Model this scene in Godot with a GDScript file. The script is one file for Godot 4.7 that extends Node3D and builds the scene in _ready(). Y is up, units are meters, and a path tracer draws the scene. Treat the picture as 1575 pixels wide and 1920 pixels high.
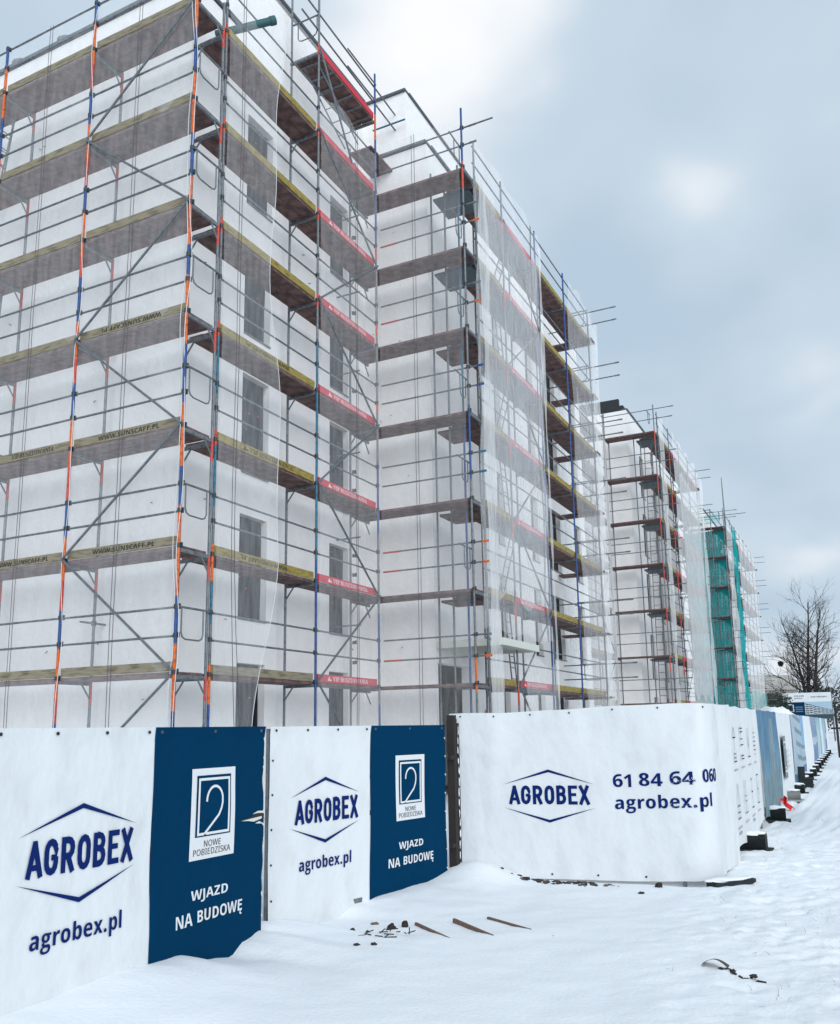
extends Node3D
# A snowy building site: white apartment blocks in scaffolding behind a bannered fence.
# x runs along the street away from the camera, +z is the street side, y is up, metres.

var M := {}
var used := {}
var unit_tube: Mesh
var unit_tube_fine: Mesh
var unit_box: BoxMesh
var unit_ring: Mesh
var texts := {}
var rng := RandomNumberGenerator.new()
var wob := FastNoiseLite.new()
var pits := FastNoiseLite.new()

# ---------------------------------------------------------------- helpers: nodes
func numbered(n: String) -> String:
	if not used.has(n):
		used[n] = 0
		return n
	used[n] += 1
	return "%s_%03d" % [n, used[n]]

func thing(called: String, label: String, category: String, at := Vector3.ZERO, turn := 0.0, group := "") -> Node3D:
	var o := Node3D.new()
	o.name = numbered(called)
	add_child(o)
	o.position = at
	o.rotation.y = turn
	o.set_meta("label", label)
	o.set_meta("category", category)
	if group != "":
		o.set_meta("group", group)
	return o

func part(parent: Node, called: String, mesh: Mesh, mat: Material, xf := Transform3D()) -> MeshInstance3D:
	var o := MeshInstance3D.new()
	o.name = called
	o.mesh = mesh
	o.material_override = mat
	o.transform = xf
	o.cast_shadow = GeometryInstance3D.SHADOW_CASTING_SETTING_ON
	parent.add_child(o, true)
	return o

func structure(called: String, mesh: Mesh, mat: Material) -> MeshInstance3D:
	var o := part(self, called, mesh, mat)
	o.set_meta("kind", "structure")
	return o

func tag(o: Node, label: String, category: String, group := "") -> void:
	o.set_meta("label", label)
	o.set_meta("category", category)
	if group != "":
		o.set_meta("group", group)

func rod(parent: Node, called: String, a: Vector3, b: Vector3, r: float, mat: Material, fine := false) -> MeshInstance3D:
	var d := b - a
	var y := d.normalized()
	var x := y.cross(Vector3(0.31, 0.2, 0.93)).normalized()
	if absf(y.dot(Vector3(0.31, 0.2, 0.93))) > 0.97:
		x = y.cross(Vector3.RIGHT).normalized()
	var z := x.cross(y)
	return part(parent, called, unit_tube_fine if fine else unit_tube, mat, Transform3D(Basis(x * r, d, z * r), a))

func block(parent: Node, called: String, c: Vector3, size: Vector3, mat: Material, turn := 0.0) -> MeshInstance3D:
	return part(parent, called, unit_box, mat, Transform3D(Basis(Vector3.UP, turn) * Basis.from_scale(size), c))

func bar(parent: Node, called: String, a: Vector3, b: Vector3, w: float, h: float, mat: Material) -> MeshInstance3D:
	# a box from a to b, h measured near the vertical
	var d := b - a
	var x := d.normalized()
	var up := Vector3.UP if absf(x.y) < 0.95 else Vector3.RIGHT
	var z := x.cross(up).normalized()
	var y := z.cross(x)
	return part(parent, called, unit_box, mat, Transform3D(Basis(d, y * h, z * w), (a + b) / 2.0))

# ---------------------------------------------------------------- helpers: meshes
func make_tube(n: int) -> Mesh:
	var st := SurfaceTool.new()
	st.begin(Mesh.PRIMITIVE_TRIANGLES)
	st.set_smooth_group(0)
	for i in n:
		var a0 := TAU * i / n
		var a1 := TAU * (i + 1) / n
		var p0 := Vector3(cos(a0), 0, sin(a0))
		var p1 := Vector3(cos(a1), 0, sin(a1))
		for v in [p0, p1, p1 + Vector3.UP, p0, p1 + Vector3.UP, p0 + Vector3.UP]:
			st.set_normal(Vector3(v.x, 0, v.z))
			st.add_vertex(v)
		for v in [Vector3.UP, p0 + Vector3.UP, p1 + Vector3.UP]:
			st.set_normal(Vector3.UP)
			st.add_vertex(v)
		for v in [Vector3.ZERO, p1, p0]:
			st.set_normal(Vector3.DOWN)
			st.add_vertex(v)
	return st.commit()

func tube_path(pts: Array, r: float, n := 6, taper := 1.0) -> ArrayMesh:
	var st := SurfaceTool.new()
	st.begin(Mesh.PRIMITIVE_TRIANGLES)
	add_tube(st, pts, r, r * taper, n, 0)
	st.generate_normals()
	return st.commit()

func add_tube(st: SurfaceTool, pts: Array, r0: float, r1: float, n: int, base: int) -> int:
	var m := pts.size()
	for i in m:
		var t: Vector3
		if i == 0:
			t = pts[1] - pts[0]
		elif i == m - 1:
			t = pts[m - 1] - pts[m - 2]
		else:
			t = (pts[i + 1] - pts[i]).normalized() + (pts[i] - pts[i - 1]).normalized()
		t = t.normalized()
		var ref := Vector3(0.3, 0.25, 0.92) if absf(t.dot(Vector3(0.3, 0.25, 0.92))) < 0.95 else Vector3.RIGHT
		var u := t.cross(ref).normalized()
		var w := t.cross(u)
		var r := lerpf(r0, r1, float(i) / (m - 1))
		for k in n:
			var a := TAU * k / n
			st.add_vertex(pts[i] + (u * cos(a) + w * sin(a)) * r)
	for i in m - 1:
		for k in n:
			var a0 := base + i * n + k
			var a1 := base + i * n + (k + 1) % n
			st.add_index(a0); st.add_index(a1); st.add_index(a1 + n)
			st.add_index(a0); st.add_index(a1 + n); st.add_index(a0 + n)
	return base + m * n

func sheet(f: Callable, nu: int, nv: int) -> ArrayMesh:
	# f(u, v) with u, v in 0..1
	var st := SurfaceTool.new()
	st.begin(Mesh.PRIMITIVE_TRIANGLES)
	for j in nv + 1:
		for i in nu + 1:
			var u := float(i) / nu
			var v := float(j) / nv
			st.set_uv(Vector2(u, 1.0 - v))
			st.add_vertex(f.call(u, v))
	for j in nv:
		for i in nu:
			var a := j * (nu + 1) + i
			var b := a + 1
			var c := a + nu + 1
			var d := c + 1
			st.add_index(a); st.add_index(c); st.add_index(d)
			st.add_index(a); st.add_index(d); st.add_index(b)
	st.generate_normals()
	return st.commit()

func flat_mesh(tris: PackedVector2Array, f: Callable) -> ArrayMesh:
	# triangles in (u, v) metres laid on the surface f(u, v)
	var v := PackedVector3Array()
	var todo := []
	for i in range(0, tris.size() - 2, 3):
		todo.append([tris[i], tris[i + 1], tris[i + 2]])
	while todo.size():
		var t: Array = todo.pop_back()
		var e := [t[0].distance_to(t[1]), t[1].distance_to(t[2]), t[2].distance_to(t[0])]
		var k := 0 if e[0] >= e[1] and e[0] >= e[2] else (1 if e[1] >= e[2] else 2)
		if e[k] > 0.11:
			var a: Vector2 = t[k]
			var b: Vector2 = t[(k + 1) % 3]
			var c: Vector2 = t[(k + 2) % 3]
			var m := (a + b) / 2.0
			todo.append([a, m, c])
			todo.append([m, b, c])
			continue
		for p in t:
			v.append(f.call(p.x, p.y))
	var arr := []
	arr.resize(Mesh.ARRAY_MAX)
	arr[Mesh.ARRAY_VERTEX] = v
	var made := ArrayMesh.new()
	made.add_surface_from_arrays(Mesh.PRIMITIVE_TRIANGLES, arr)
	return made

func text_tris(s: String, face: String, box: Rect2, upside := false) -> PackedVector2Array:
	# lettering stretched to fill a box (x, y of the lower left corner)
	var key := s + face
	if not texts.has(key):
		var t := TextMesh.new()
		var fo := SystemFont.new()
		fo.font_names = PackedStringArray(["Droid Serif" if face.begins_with("serif") else "Droid Sans"])
		fo.font_weight = 700 if face.ends_with("bold") else 400
		t.font = fo
		t.font_size = 64
		t.pixel_size = 0.01
		t.depth = 0.0
		t.curve_step = 1.0
		t.text = s
		var a := t.get_mesh_arrays()
		var vs: PackedVector3Array = a[Mesh.ARRAY_VERTEX]
		var ix: PackedInt32Array = a[Mesh.ARRAY_INDEX] if a[Mesh.ARRAY_INDEX] != null else PackedInt32Array()
		var got := PackedVector2Array()
		if ix.size():
			for i in ix:
				got.append(Vector2(vs[i].x, vs[i].y))
		else:
			for q in vs:
				got.append(Vector2(q.x, q.y))
		texts[key] = got
	var tris: PackedVector2Array = texts[key]
	var lo := Vector2(1e9, 1e9)
	var hi := -lo
	for p in tris:
		lo = lo.min(p)
		hi = hi.max(p)
	var out := PackedVector2Array()
	for p in tris:
		var q := (p - lo) / (hi - lo)
		if upside:
			q = Vector2.ONE - q
		out.append(box.position + q * box.size)
	return out

func ribbon(pts: Array, w: float, closed := false) -> PackedVector2Array:
	var out := PackedVector2Array()
	var n := pts.size()
	var left := []
	var right := []
	for i in n:
		var p: Vector2 = pts[i]
		var a: Vector2 = pts[(i - 1 + n) % n] if closed or i > 0 else p
		var b: Vector2 = pts[(i + 1) % n] if closed or i < n - 1 else p
		var d0 := (p - a).normalized() if p != a else (b - p).normalized()
		var d1 := (b - p).normalized() if p != b else d0
		var n0 := Vector2(-d0.y, d0.x)
		var n1 := Vector2(-d1.y, d1.x)
		var m := (n0 + n1)
		m = m.normalized() if m.length() > 0.01 else n0
		var k := minf(1.0 / maxf(m.dot(n0), 0.35), 2.2)
		left.append(p + m * w * 0.5 * k)
		right.append(p - m * w * 0.5 * k)
	var last := n if closed else n - 1
	for i in last:
		var j := (i + 1) % n
		for v in [left[i], left[j], right[j], left[i], right[j], right[i]]:
			out.append(v)
	return out

func rect_tris(x0: float, y0: float, x1: float, y1: float) -> PackedVector2Array:
	return PackedVector2Array([Vector2(x0, y0), Vector2(x1, y1), Vector2(x1, y0), Vector2(x0, y0), Vector2(x0, y1), Vector2(x1, y1)])

func fan_tris(pts: Array) -> PackedVector2Array:
	var idx := Geometry2D.triangulate_polygon(PackedVector2Array(pts))
	var out := PackedVector2Array()
	for i in idx:
		out.append(pts[i])
	return out

func arc(c: Vector2, rx: float, ry: float, a0: float, a1: float, n := 6) -> Array:
	var out := []
	for i in n + 1:
		var a := deg_to_rad(lerpf(a0, a1, float(i) / n))
		out.append(c + Vector2(cos(a) * rx, sin(a) * ry))
	return out

func logo_word(box: Rect2) -> PackedVector2Array:
	# AGROBEX in heavy condensed capitals; each letter 0.52 of its height wide
	var out := PackedVector2Array()
	var w := 0.56
	var gap := 0.115
	var s := 0.19
	var h := s / 2.0
	var x := 0.0
	var r := w / 2.0 - h
	var ry := 0.25
	for ch in "AGROBEX":
		var got := PackedVector2Array()
		match ch:
			"A":
				got += ribbon([Vector2(0.06, -0.0), Vector2(0.31, 0.93)], s)
				got += ribbon([Vector2(0.56, 0.0), Vector2(0.31, 0.93)], s)
				got += rect_tris(0.18, 0.2, 0.44, 0.36)
				got += fan_tris([Vector2(0.2, 0.9), Vector2(0.42, 0.9), Vector2(0.395, 1.0), Vector2(0.225, 1.0)])
			"G":
				var p := [Vector2(w - h, 0.7)] + arc(Vector2(w / 2, 1.0 - h - ry), r, ry, 0, 180) + arc(Vector2(w / 2, h + ry), r, ry, 180, 360) + [Vector2(w - h, 0.5)]
				got += ribbon(p, s)
				got += rect_tris(w * 0.5, 0.4, w - h, 0.56)
			"R":
				got += rect_tris(0, 0, s, 1)
				got += ribbon([Vector2(s, 1 - h), Vector2(w / 2, 1 - h)] + arc(Vector2(w / 2, 0.68), r, 1 - h - 0.68, 90, -90) + [Vector2(s, 0.455)], s)
				got += ribbon([Vector2(0.3, 0.42), Vector2(w - h + 0.02, 0.0)], s)
			"O":
				got += ribbon(arc(Vector2(w / 2, 1.0 - h - ry), r, ry, 0, 180) + arc(Vector2(w / 2, h + ry), r, ry, 180, 360), s, true)
			"B":
				got += rect_tris(0, 0, s, 1)
				got += ribbon([Vector2(s, 1 - h), Vector2(w / 2, 1 - h)] + arc(Vector2(w / 2, 0.72), r - 0.02, 1 - h - 0.72, 90, -90) + [Vector2(s, 0.535)], s * 0.95)
				got += ribbon([Vector2(s, 0.535), Vector2(w / 2, 0.535)] + arc(Vector2(w / 2, 0.315), r, 0.22, 90, -90) + [Vector2(s, h)], s)
			"E":
				got += rect_tris(0, 0, s, 1)
				got += rect_tris(s, 0, w - 0.04, s * 0.9)
				got += rect_tris(s, 1 - s * 0.9, w - 0.04, 1)
				got += rect_tris(s, 0.44, w - 0.1, 0.6)
			"X":
				got += ribbon([Vector2(0.06, 0.0), Vector2(w - 0.06, 1.0)], s)
				got += ribbon([Vector2(w - 0.03, 0.0), Vector2(0.06, 1.0)], s)
		for p in got:
			out.append(p + Vector2(x, 0))
		x += (0.62 if ch in "A" else w) + gap - (0.05 if ch in "EA" else 0.0)
	var total := x - gap
	for i in out.size():
		out[i] = box.position + Vector2(out[i].x / total, out[i].y) * box.size
	return out

func append_mesh_holes(st: SurfaceTool, w: float, h: float, holes: Array, depth: float) -> void:
	# wall face at z = 0, looking +z, with rectangular openings [x0, y0, x1, y1] and reveals
	var xs := [0.0, w]
	var ys := [0.0, h]
	for o in holes:
		xs.append(o[0]); xs.append(o[2])
		ys.append(o[1]); ys.append(o[3])
	xs.sort(); ys.sort()
	var quad := func(a: Vector3, b: Vector3, c: Vector3, d: Vector3, n: Vector3):
		for v in [a, c, b, a, d, c]:
			st.set_normal(n)
			st.add_vertex(v)
	for i in xs.size() - 1:
		for j in ys.size() - 1:
			if xs[i + 1] - xs[i] < 1e-4 or ys[j + 1] - ys[j] < 1e-4:
				continue
			var cx: float = (xs[i] + xs[i + 1]) / 2
			var cy: float = (ys[j] + ys[j + 1]) / 2
			var open := false
			for o in holes:
				if cx > o[0] and cx < o[2] and cy > o[1] and cy < o[3]:
					open = true
			if not open:
				quad.call(Vector3(xs[i], ys[j], 0), Vector3(xs[i + 1], ys[j], 0), Vector3(xs[i + 1], ys[j + 1], 0), Vector3(xs[i], ys[j + 1], 0), Vector3.BACK)
				quad.call(Vector3(xs[i + 1], ys[j], -depth), Vector3(xs[i], ys[j], -depth), Vector3(xs[i], ys[j + 1], -depth), Vector3(xs[i + 1], ys[j + 1], -depth), Vector3.FORWARD)
	for o in holes:
		var z := -depth
		quad.call(Vector3(o[0], o[1], 0), Vector3(o[0], o[1], z), Vector3(o[0], o[3], z), Vector3(o[0], o[3], 0), Vector3.RIGHT)
		quad.call(Vector3(o[2], o[1], z), Vector3(o[2], o[1], 0), Vector3(o[2], o[3], 0), Vector3(o[2], o[3], z), Vector3.LEFT)
		quad.call(Vector3(o[0], o[1], 0), Vector3(o[2], o[1], 0), Vector3(o[2], o[1], z), Vector3(o[0], o[1], z), Vector3.UP)
		quad.call(Vector3(o[0], o[3], z), Vector3(o[2], o[3], z), Vector3(o[2], o[3], 0), Vector3(o[0], o[3], 0), Vector3.DOWN)
	# ends and top
	quad.call(Vector3(w, 0, 0), Vector3(w, 0, -depth), Vector3(w, h, -depth), Vector3(w, h, 0), Vector3.RIGHT)
	quad.call(Vector3(0, 0, -depth), Vector3(0, 0, 0), Vector3(0, h, 0), Vector3(0, h, -depth), Vector3.LEFT)
	quad.call(Vector3(0, h, 0), Vector3(w, h, 0), Vector3(w, h, -depth), Vector3(0, h, -depth), Vector3.UP)

func wall(parent: Node, at: Vector3, turn: float, w: float, h: float, holes := [], depth := 0.3, mat_name := "plaster") -> MeshInstance3D:
	var st := SurfaceTool.new()
	st.begin(Mesh.PRIMITIVE_TRIANGLES)
	append_mesh_holes(st, w, h, holes, depth)
	return part(parent, "wall", st.commit(), M[mat_name], Transform3D(Basis(Vector3.UP, turn), at))

func window_in(parent: Node, at: Vector3, turn: float, x0: float, y0: float, x1: float, y1: float, back := 0.2) -> void:
	var o := Node3D.new()
	o.name = "window"
	parent.add_child(o, true)
	o.transform = Transform3D(Basis(Vector3.UP, turn), at)
	var z := -back
	var f := 0.055
	block(o, "frame", Vector3(x0 + f / 2, (y0 + y1) / 2, z), Vector3(f, y1 - y0, 0.07), M.anthracite)
	block(o, "frame", Vector3(x1 - f / 2, (y0 + y1) / 2, z), Vector3(f, y1 - y0, 0.07), M.anthracite)
	block(o, "frame", Vector3((x0 + x1) / 2, y0 + f / 2, z), Vector3(x1 - x0 - 2 * f, f, 0.07), M.anthracite)
	block(o, "frame", Vector3((x0 + x1) / 2, y1 - f / 2, z), Vector3(x1 - x0 - 2 * f, f, 0.07), M.anthracite)
	var ph := rng.randf() * 9.0
	var g := func(u: float, v: float) -> Vector3:
		var q := sin(u * 23.0 + ph + 2.0 * v) * 0.008 + sin(u * 41.0 + v * 5.0 + ph) * 0.006
		return Vector3(lerpf(x0 + 0.02, x1 - 0.02, u), lerpf(y0 + 0.03, y1 - 0.02, v), z + 0.06 + q)
	part(o, "pane", sheet(func(u: float, v: float) -> Vector3: return Vector3(lerpf(x0 + f, x1 - f, u), lerpf(y0 + f, y1 - f, v), z), 1, 1), M.dark_glass)
	part(o, "protective_film", sheet(g, 14, 10), M.film)
	block(o, "sill", Vector3((x0 + x1) / 2, y0 + 0.015, z + 0.13), Vector3(x1 - x0 - 0.01, 0.03, 0.2), M.galv)
	# strips of red tape that hold the film
	for k in 3:
		var yy := lerpf(y0, y1, rng.randf_range(0.3, 0.95))
		block(o, "tape", Vector3(lerpf(x0 + 0.1, x1 - 0.1, rng.randf()), yy, z + 0.08), Vector3(0.05, 0.03, 0.01), M.red_tape)

# ---------------------------------------------------------------- helpers: materials
func lin(r: float, g: float, b: float, a := 1.0) -> Color:
	var c := Color(r, g, b).linear_to_srgb()
	c.a = a
	return c

func noise_tex(freq: float, stops: Array, size := 256, seed_ := 1, octaves := 4, normal := false, strength := 4.0) -> NoiseTexture2D:
	var n := FastNoiseLite.new()
	n.seed = seed_
	n.frequency = freq
	n.fractal_octaves = octaves
	var t := NoiseTexture2D.new()
	t.width = size
	t.height = size
	t.seamless = true
	t.noise = n
	if normal:
		t.as_normal_map = true
		t.bump_strength = strength
	else:
		var g := Gradient.new()
		var off := PackedFloat32Array()
		var col := PackedColorArray()
		for s in stops:
			off.append(s[0])
			col.append(s[1])
		g.offsets = off
		g.colors = col
		t.color_ramp = g
	return t

func mat(key: String, c: Color, rough := 0.8, metal := 0.0, spec := 0.5) -> StandardMaterial3D:
	var m := StandardMaterial3D.new()
	m.resource_name = key
	m.albedo_color = c
	m.roughness = rough
	m.metallic = metal
	m.metallic_specular = spec
	M[key] = m
	return m

func tri(m: StandardMaterial3D, scale: Vector3) -> void:
	m.uv1_triplanar = true
	m.uv1_world_triplanar = true
	m.uv1_scale = scale

func grey(v: float) -> Color:
	return Color(v, v, v)

func materials() -> void:
	var m := mat("plaster", lin(0.87, 0.85, 0.83), 0.9, 0.0, 0.3)
	m.albedo_texture = noise_tex(0.012, [[0.0, grey(0.965)], [0.45, grey(0.99)], [0.75, grey(1.0)], [1.0, grey(0.975)]], 512, 11, 5)
	m.normal_enabled = true
	m.normal_texture = noise_tex(0.06, [], 256, 12, 4, true, 2.0)
	m.normal_scale = 0.25
	tri(m, Vector3(0.19, 0.19, 0.19))
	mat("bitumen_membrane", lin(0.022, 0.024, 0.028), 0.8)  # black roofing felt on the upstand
	mat("coping", lin(0.10, 0.115, 0.13), 0.5, 0.4)
	mat("anthracite", lin(0.028, 0.032, 0.038), 0.5)
	mat("dark_glass", lin(0.02, 0.026, 0.034), 0.12)
	m = mat("film", lin(0.026, 0.042, 0.06), 0.5, 0.0, 0.35)
	m.albedo_texture = noise_tex(0.02, [[0.0, grey(0.3)], [0.5, grey(0.5)], [0.64, grey(0.62)], [0.72, grey(1.0)], [0.8, grey(0.6)], [1.0, grey(0.9)]], 256, 21, 4)
	tri(m, Vector3(1.7, 0.32, 1.7))
	mat("red_tape", lin(0.55, 0.05, 0.04), 0.6)
	m = mat("galv", lin(0.19, 0.21, 0.225), 0.5, 0.35)
	m.albedo_texture = noise_tex(0.03, [[0.0, grey(0.62)], [0.5, grey(0.95)], [1.0, grey(1.0)]], 256, 31, 4)
	tri(m, Vector3(1.1, 1.1, 1.1))
	m = mat("dark_steel", lin(0.035, 0.045, 0.052), 0.5, 0.2)
	for p in [["orange", lin(0.74, 0.135, 0.012)], ["blue", lin(0.012, 0.075, 0.27)], ["teal", lin(0.02, 0.15, 0.24)], ["red_pole", lin(0.6, 0.06, 0.035)]]:
		m = mat(p[0], p[1], 0.5)
		m.albedo_texture = noise_tex(0.05, [[0.0, grey(0.45)], [0.35, grey(0.85)], [0.6, grey(1.0)], [1.0, grey(0.95)]], 256, 41, 5)
		tri(m, Vector3(1.7, 0.9, 1.7))
	m = mat("deck", lin(0.20, 0.115, 0.105), 0.8)
	m.albedo_texture = noise_tex(0.018, [[0.0, grey(0.55)], [0.35, grey(0.74)], [0.55, grey(0.86)], [0.75, grey(0.95)], [1.0, grey(1.0)]], 512, 51, 6)
	tri(m, Vector3(0.42, 0.42, 0.42))
	mat("deck_alu", lin(0.10, 0.135, 0.155), 0.55, 0.2)
	m = mat("toe_yellow", lin(0.32, 0.24, 0.055), 0.75)
	m.albedo_texture = noise_tex(0.025, [[0.0, grey(0.62)], [0.4, grey(0.9)], [0.7, grey(1.0)], [1.0, grey(0.86)]], 256, 61, 5)
	tri(m, Vector3(0.55, 2.2, 0.55))
	m = mat("toe_wood", lin(0.275, 0.235, 0.155), 0.8)
	m.albedo_texture = M.toe_yellow.albedo_texture
	tri(m, Vector3(0.4, 2.4, 0.4))
	mat("toe_red", lin(0.56, 0.025, 0.045), 0.6)
	mat("ink", lin(0.018, 0.018, 0.016), 0.8)
	mat("white_ink", lin(0.7, 0.66, 0.66), 0.8)
	var net_tex := noise_tex(0.035, [[0.0, Color(1, 1, 1, 0.55)], [0.38, Color(1, 1, 1, 0.72)], [0.55, Color(1, 1, 1, 0.85)], [0.68, Color(1, 1, 1, 1.0)], [0.8, Color(1, 1, 1, 0.8)], [1.0, Color(1, 1, 1, 1.0)]], 512, 77, 5)
	for p in [["net", 0.295, lin(0.88, 0.88, 0.88)], ["net_fine", 0.20, lin(0.88, 0.88, 0.88)], ["net_light", 0.16, lin(0.78, 0.78, 0.78)], ["net_dense", 0.56, lin(0.86, 0.86, 0.85)], ["net_green", 1.0, lin(0.0, 0.34, 0.345)], ["net_green_thin", 0.29, lin(0.02, 0.45, 0.42)]]:
		m = mat(p[0], p[2], 0.9, 0.0, 0.2)
		m.albedo_color.a = p[1]
		m.transparency = BaseMaterial3D.TRANSPARENCY_ALPHA
		m.cull_mode = BaseMaterial3D.CULL_DISABLED
		m.backlight_enabled = true
		m.backlight = Color(0.55, 0.55, 0.55)
		m.albedo_texture = net_tex
		tri(m, Vector3(0.33, 0.055, 0.33))
	mat("cord", lin(0.13, 0.12, 0.13), 0.9)
	mat("white_cord", lin(0.7, 0.7, 0.7), 0.8)
	m = mat("banner", lin(0.69, 0.71, 0.715), 0.65, 0.0, 0.35)
	m.albedo_texture = noise_tex(0.008, [[0.0, Color(0.95, 0.945, 0.93)], [0.3, grey(0.98)], [0.5, grey(0.995)], [1.0, grey(1.0)]], 512, 71, 6)
	m.normal_enabled = true
	m.normal_texture = noise_tex(0.02, [], 256, 72, 4, true, 5.0)
	m.normal_scale = 0.35
	tri(m, Vector3(0.55, 0.3, 0.55))
	mat("navy", lin(0.001, 0.034, 0.085), 0.8, 0.0, 0.12)
	M.navy.normal_enabled = true
	M.navy.normal_texture = M.banner.normal_texture
	M.navy.normal_scale = 0.35
	tri(M.navy, Vector3(0.55, 0.3, 0.55))
	mat("logo_blue", lin(0.004, 0.018, 0.115), 0.85, 0.0, 0.2)
	mat("banner_print_white", lin(0.68, 0.69, 0.69), 0.6)
	mat("banner_thread", lin(0.62, 0.62, 0.58), 0.8)
	mat("print_grey", lin(0.16, 0.19, 0.215), 0.7)
	mat("eyelet", lin(0.035, 0.04, 0.045), 0.4, 0.5)
	mat("rust_post", lin(0.022, 0.016, 0.013), 0.85)
	m = mat("snow", lin(0.85, 0.865, 0.88), 0.75, 0.0, 0.3)
	m.normal_enabled = true
	m.normal_texture = noise_tex(0.035, [], 512, 81, 5, true, 3.0)
	m.normal_scale = 0.6
	tri(m, Vector3(1.1, 1.1, 1.1))
	m = mat("rubber", lin(0.022, 0.034, 0.034), 0.8)
	m.albedo_texture = noise_tex(0.05, [[0.0, grey(0.5)], [1.0, grey(1.0)]], 128, 91, 4)
	tri(m, Vector3(1.5, 1.5, 1.5))
	mat("concrete", lin(0.28, 0.28, 0.27), 0.9)
	mat("soil", lin(0.032, 0.025, 0.02), 0.95)
	m = mat("plank", lin(0.19, 0.115, 0.085), 0.85)
	m.albedo_texture = M.toe_yellow.albedo_texture
	tri(m, Vector3(3.0, 3.0, 3.0))
	mat("leaf_litter", lin(0.085, 0.058, 0.045), 0.9)
	mat("dry_grass", lin(0.14, 0.125, 0.09), 0.9)
	mat("bark", lin(0.032, 0.026, 0.022), 0.95)
	mat("twig", lin(0.036, 0.030, 0.027), 0.95)
	mat("evergreen", lin(0.018, 0.03, 0.018), 0.9)
	mat("ivy", lin(0.014, 0.026, 0.014), 0.85)
	mat("house_wall", lin(0.44, 0.41, 0.37), 0.9)
	mat("roof_dark", lin(0.09, 0.085, 0.085), 0.9)
	mat("red_cloth", lin(0.62, 0.012, 0.016), 0.8)
	mat("canopy", lin(0.62, 0.63, 0.56), 0.85)
	mat("pipe", lin(0.02, 0.085, 0.09), 0.6)
	mat("far_hedge", lin(0.06, 0.052, 0.045), 0.95)

# ---------------------------------------------------------------- sky
func sky_panorama() -> ImageTexture:
	var w := 1024
	var h := 512
	var n := FastNoiseLite.new()
	n.seed = 5
	n.frequency = 1.0
	n.fractal_octaves = 5
	n.fractal_gain = 0.5
	var im := Image.create(w, h, false, Image.FORMAT_RGBF)
	var blue := Vector3(0.315, 0.40, 0.484)
	var pale := Vector3(0.375, 0.452, 0.525)
	var white := Vector3(0.65, 0.66, 0.675)
	var clouds := [[Vector3(0.72, 0.61, -0.33), 0.15, 0.75], [Vector3(0.85, 0.51, -0.11), 0.06, 0.6], [Vector3(0.66, 0.72, -0.22), 0.16, 0.12], [Vector3(0.93, 0.36, 0.0), 0.09, 0.2],
		[Vector3(0.89, 0.43, -0.17), 0.10, -0.35], [Vector3(0.80, 0.56, -0.22), 0.11, -0.42], [Vector3(0.78, 0.62, -0.04), 0.16, -0.22]]
	for j in h:
		var th := (j + 0.5) / h * PI
		for i in w:
			var ph := (i + 0.5) / w * TAU
			var d := Vector3(sin(ph) * sin(th), cos(th), -cos(ph) * sin(th))
			var up := maxf(d.y, 0.0)
			# a cloud sheet seen from below: features shrink towards the horizon
			var q := Vector3(d.x, 0.0, d.z) / (up + 0.28)
			var a := n.get_noise_3d(q.x * 0.95, 3.0, q.z * 0.95)
			var b := n.get_noise_3d(q.x * 2.3 + 7.0, 9.0, q.z * 2.3)
			var e2 := n.get_noise_3d(q.x * 5.2 - 3.0, 1.0, q.z * 5.2)
			var t := 0.44 + a * 0.46 + b * 0.34 + e2 * 0.16
			for c in clouds:
				var e := 1.0 - d.dot((c[0] as Vector3).normalized())
				t += c[2] * exp(-e / (c[1] * c[1] * 0.75))
			t = clampf(t, 0.0, 1.15)
			var col := blue.lerp(pale, smoothstep(0.0, 0.55, t)).lerp(white, smoothstep(0.5, 1.1, t))
			var lowband := exp(-pow((d.y - 0.2) / 0.05, 2.0)) * 0.22 * (0.7 + 1.5 * n.get_noise_2d(ph * 2.0, 4.0))
			col = col.lerp(white, clampf(lowband, 0.0, 0.5))
			if d.y < 0.0:
				col = Vector3(0.40, 0.43, 0.46)
			im.set_pixel(i, j, Color(col.x, col.y, col.z))
	return ImageTexture.create_from_image(im)

# ---------------------------------------------------------------- scaffolds
func lev(k: float) -> float:
	return 2.8 + 2.0 * (k - 1.0)

func bands(parent: Node, x: float, z: float, y0: float, y1: float, scheme: Array, r: float) -> void:
	# scheme: [[from y, colour], ...] sorted upwards
	for i in scheme.size():
		var a: float = maxf(scheme[i][0], y0)
		var b: float = minf(scheme[i + 1][0] if i + 1 < scheme.size() else y1, y1)
		if b - a > 0.02:
			rod(parent, "pole", Vector3(x, a, z), Vector3(x, b, z), r, M[scheme[i][1]], true)

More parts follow.
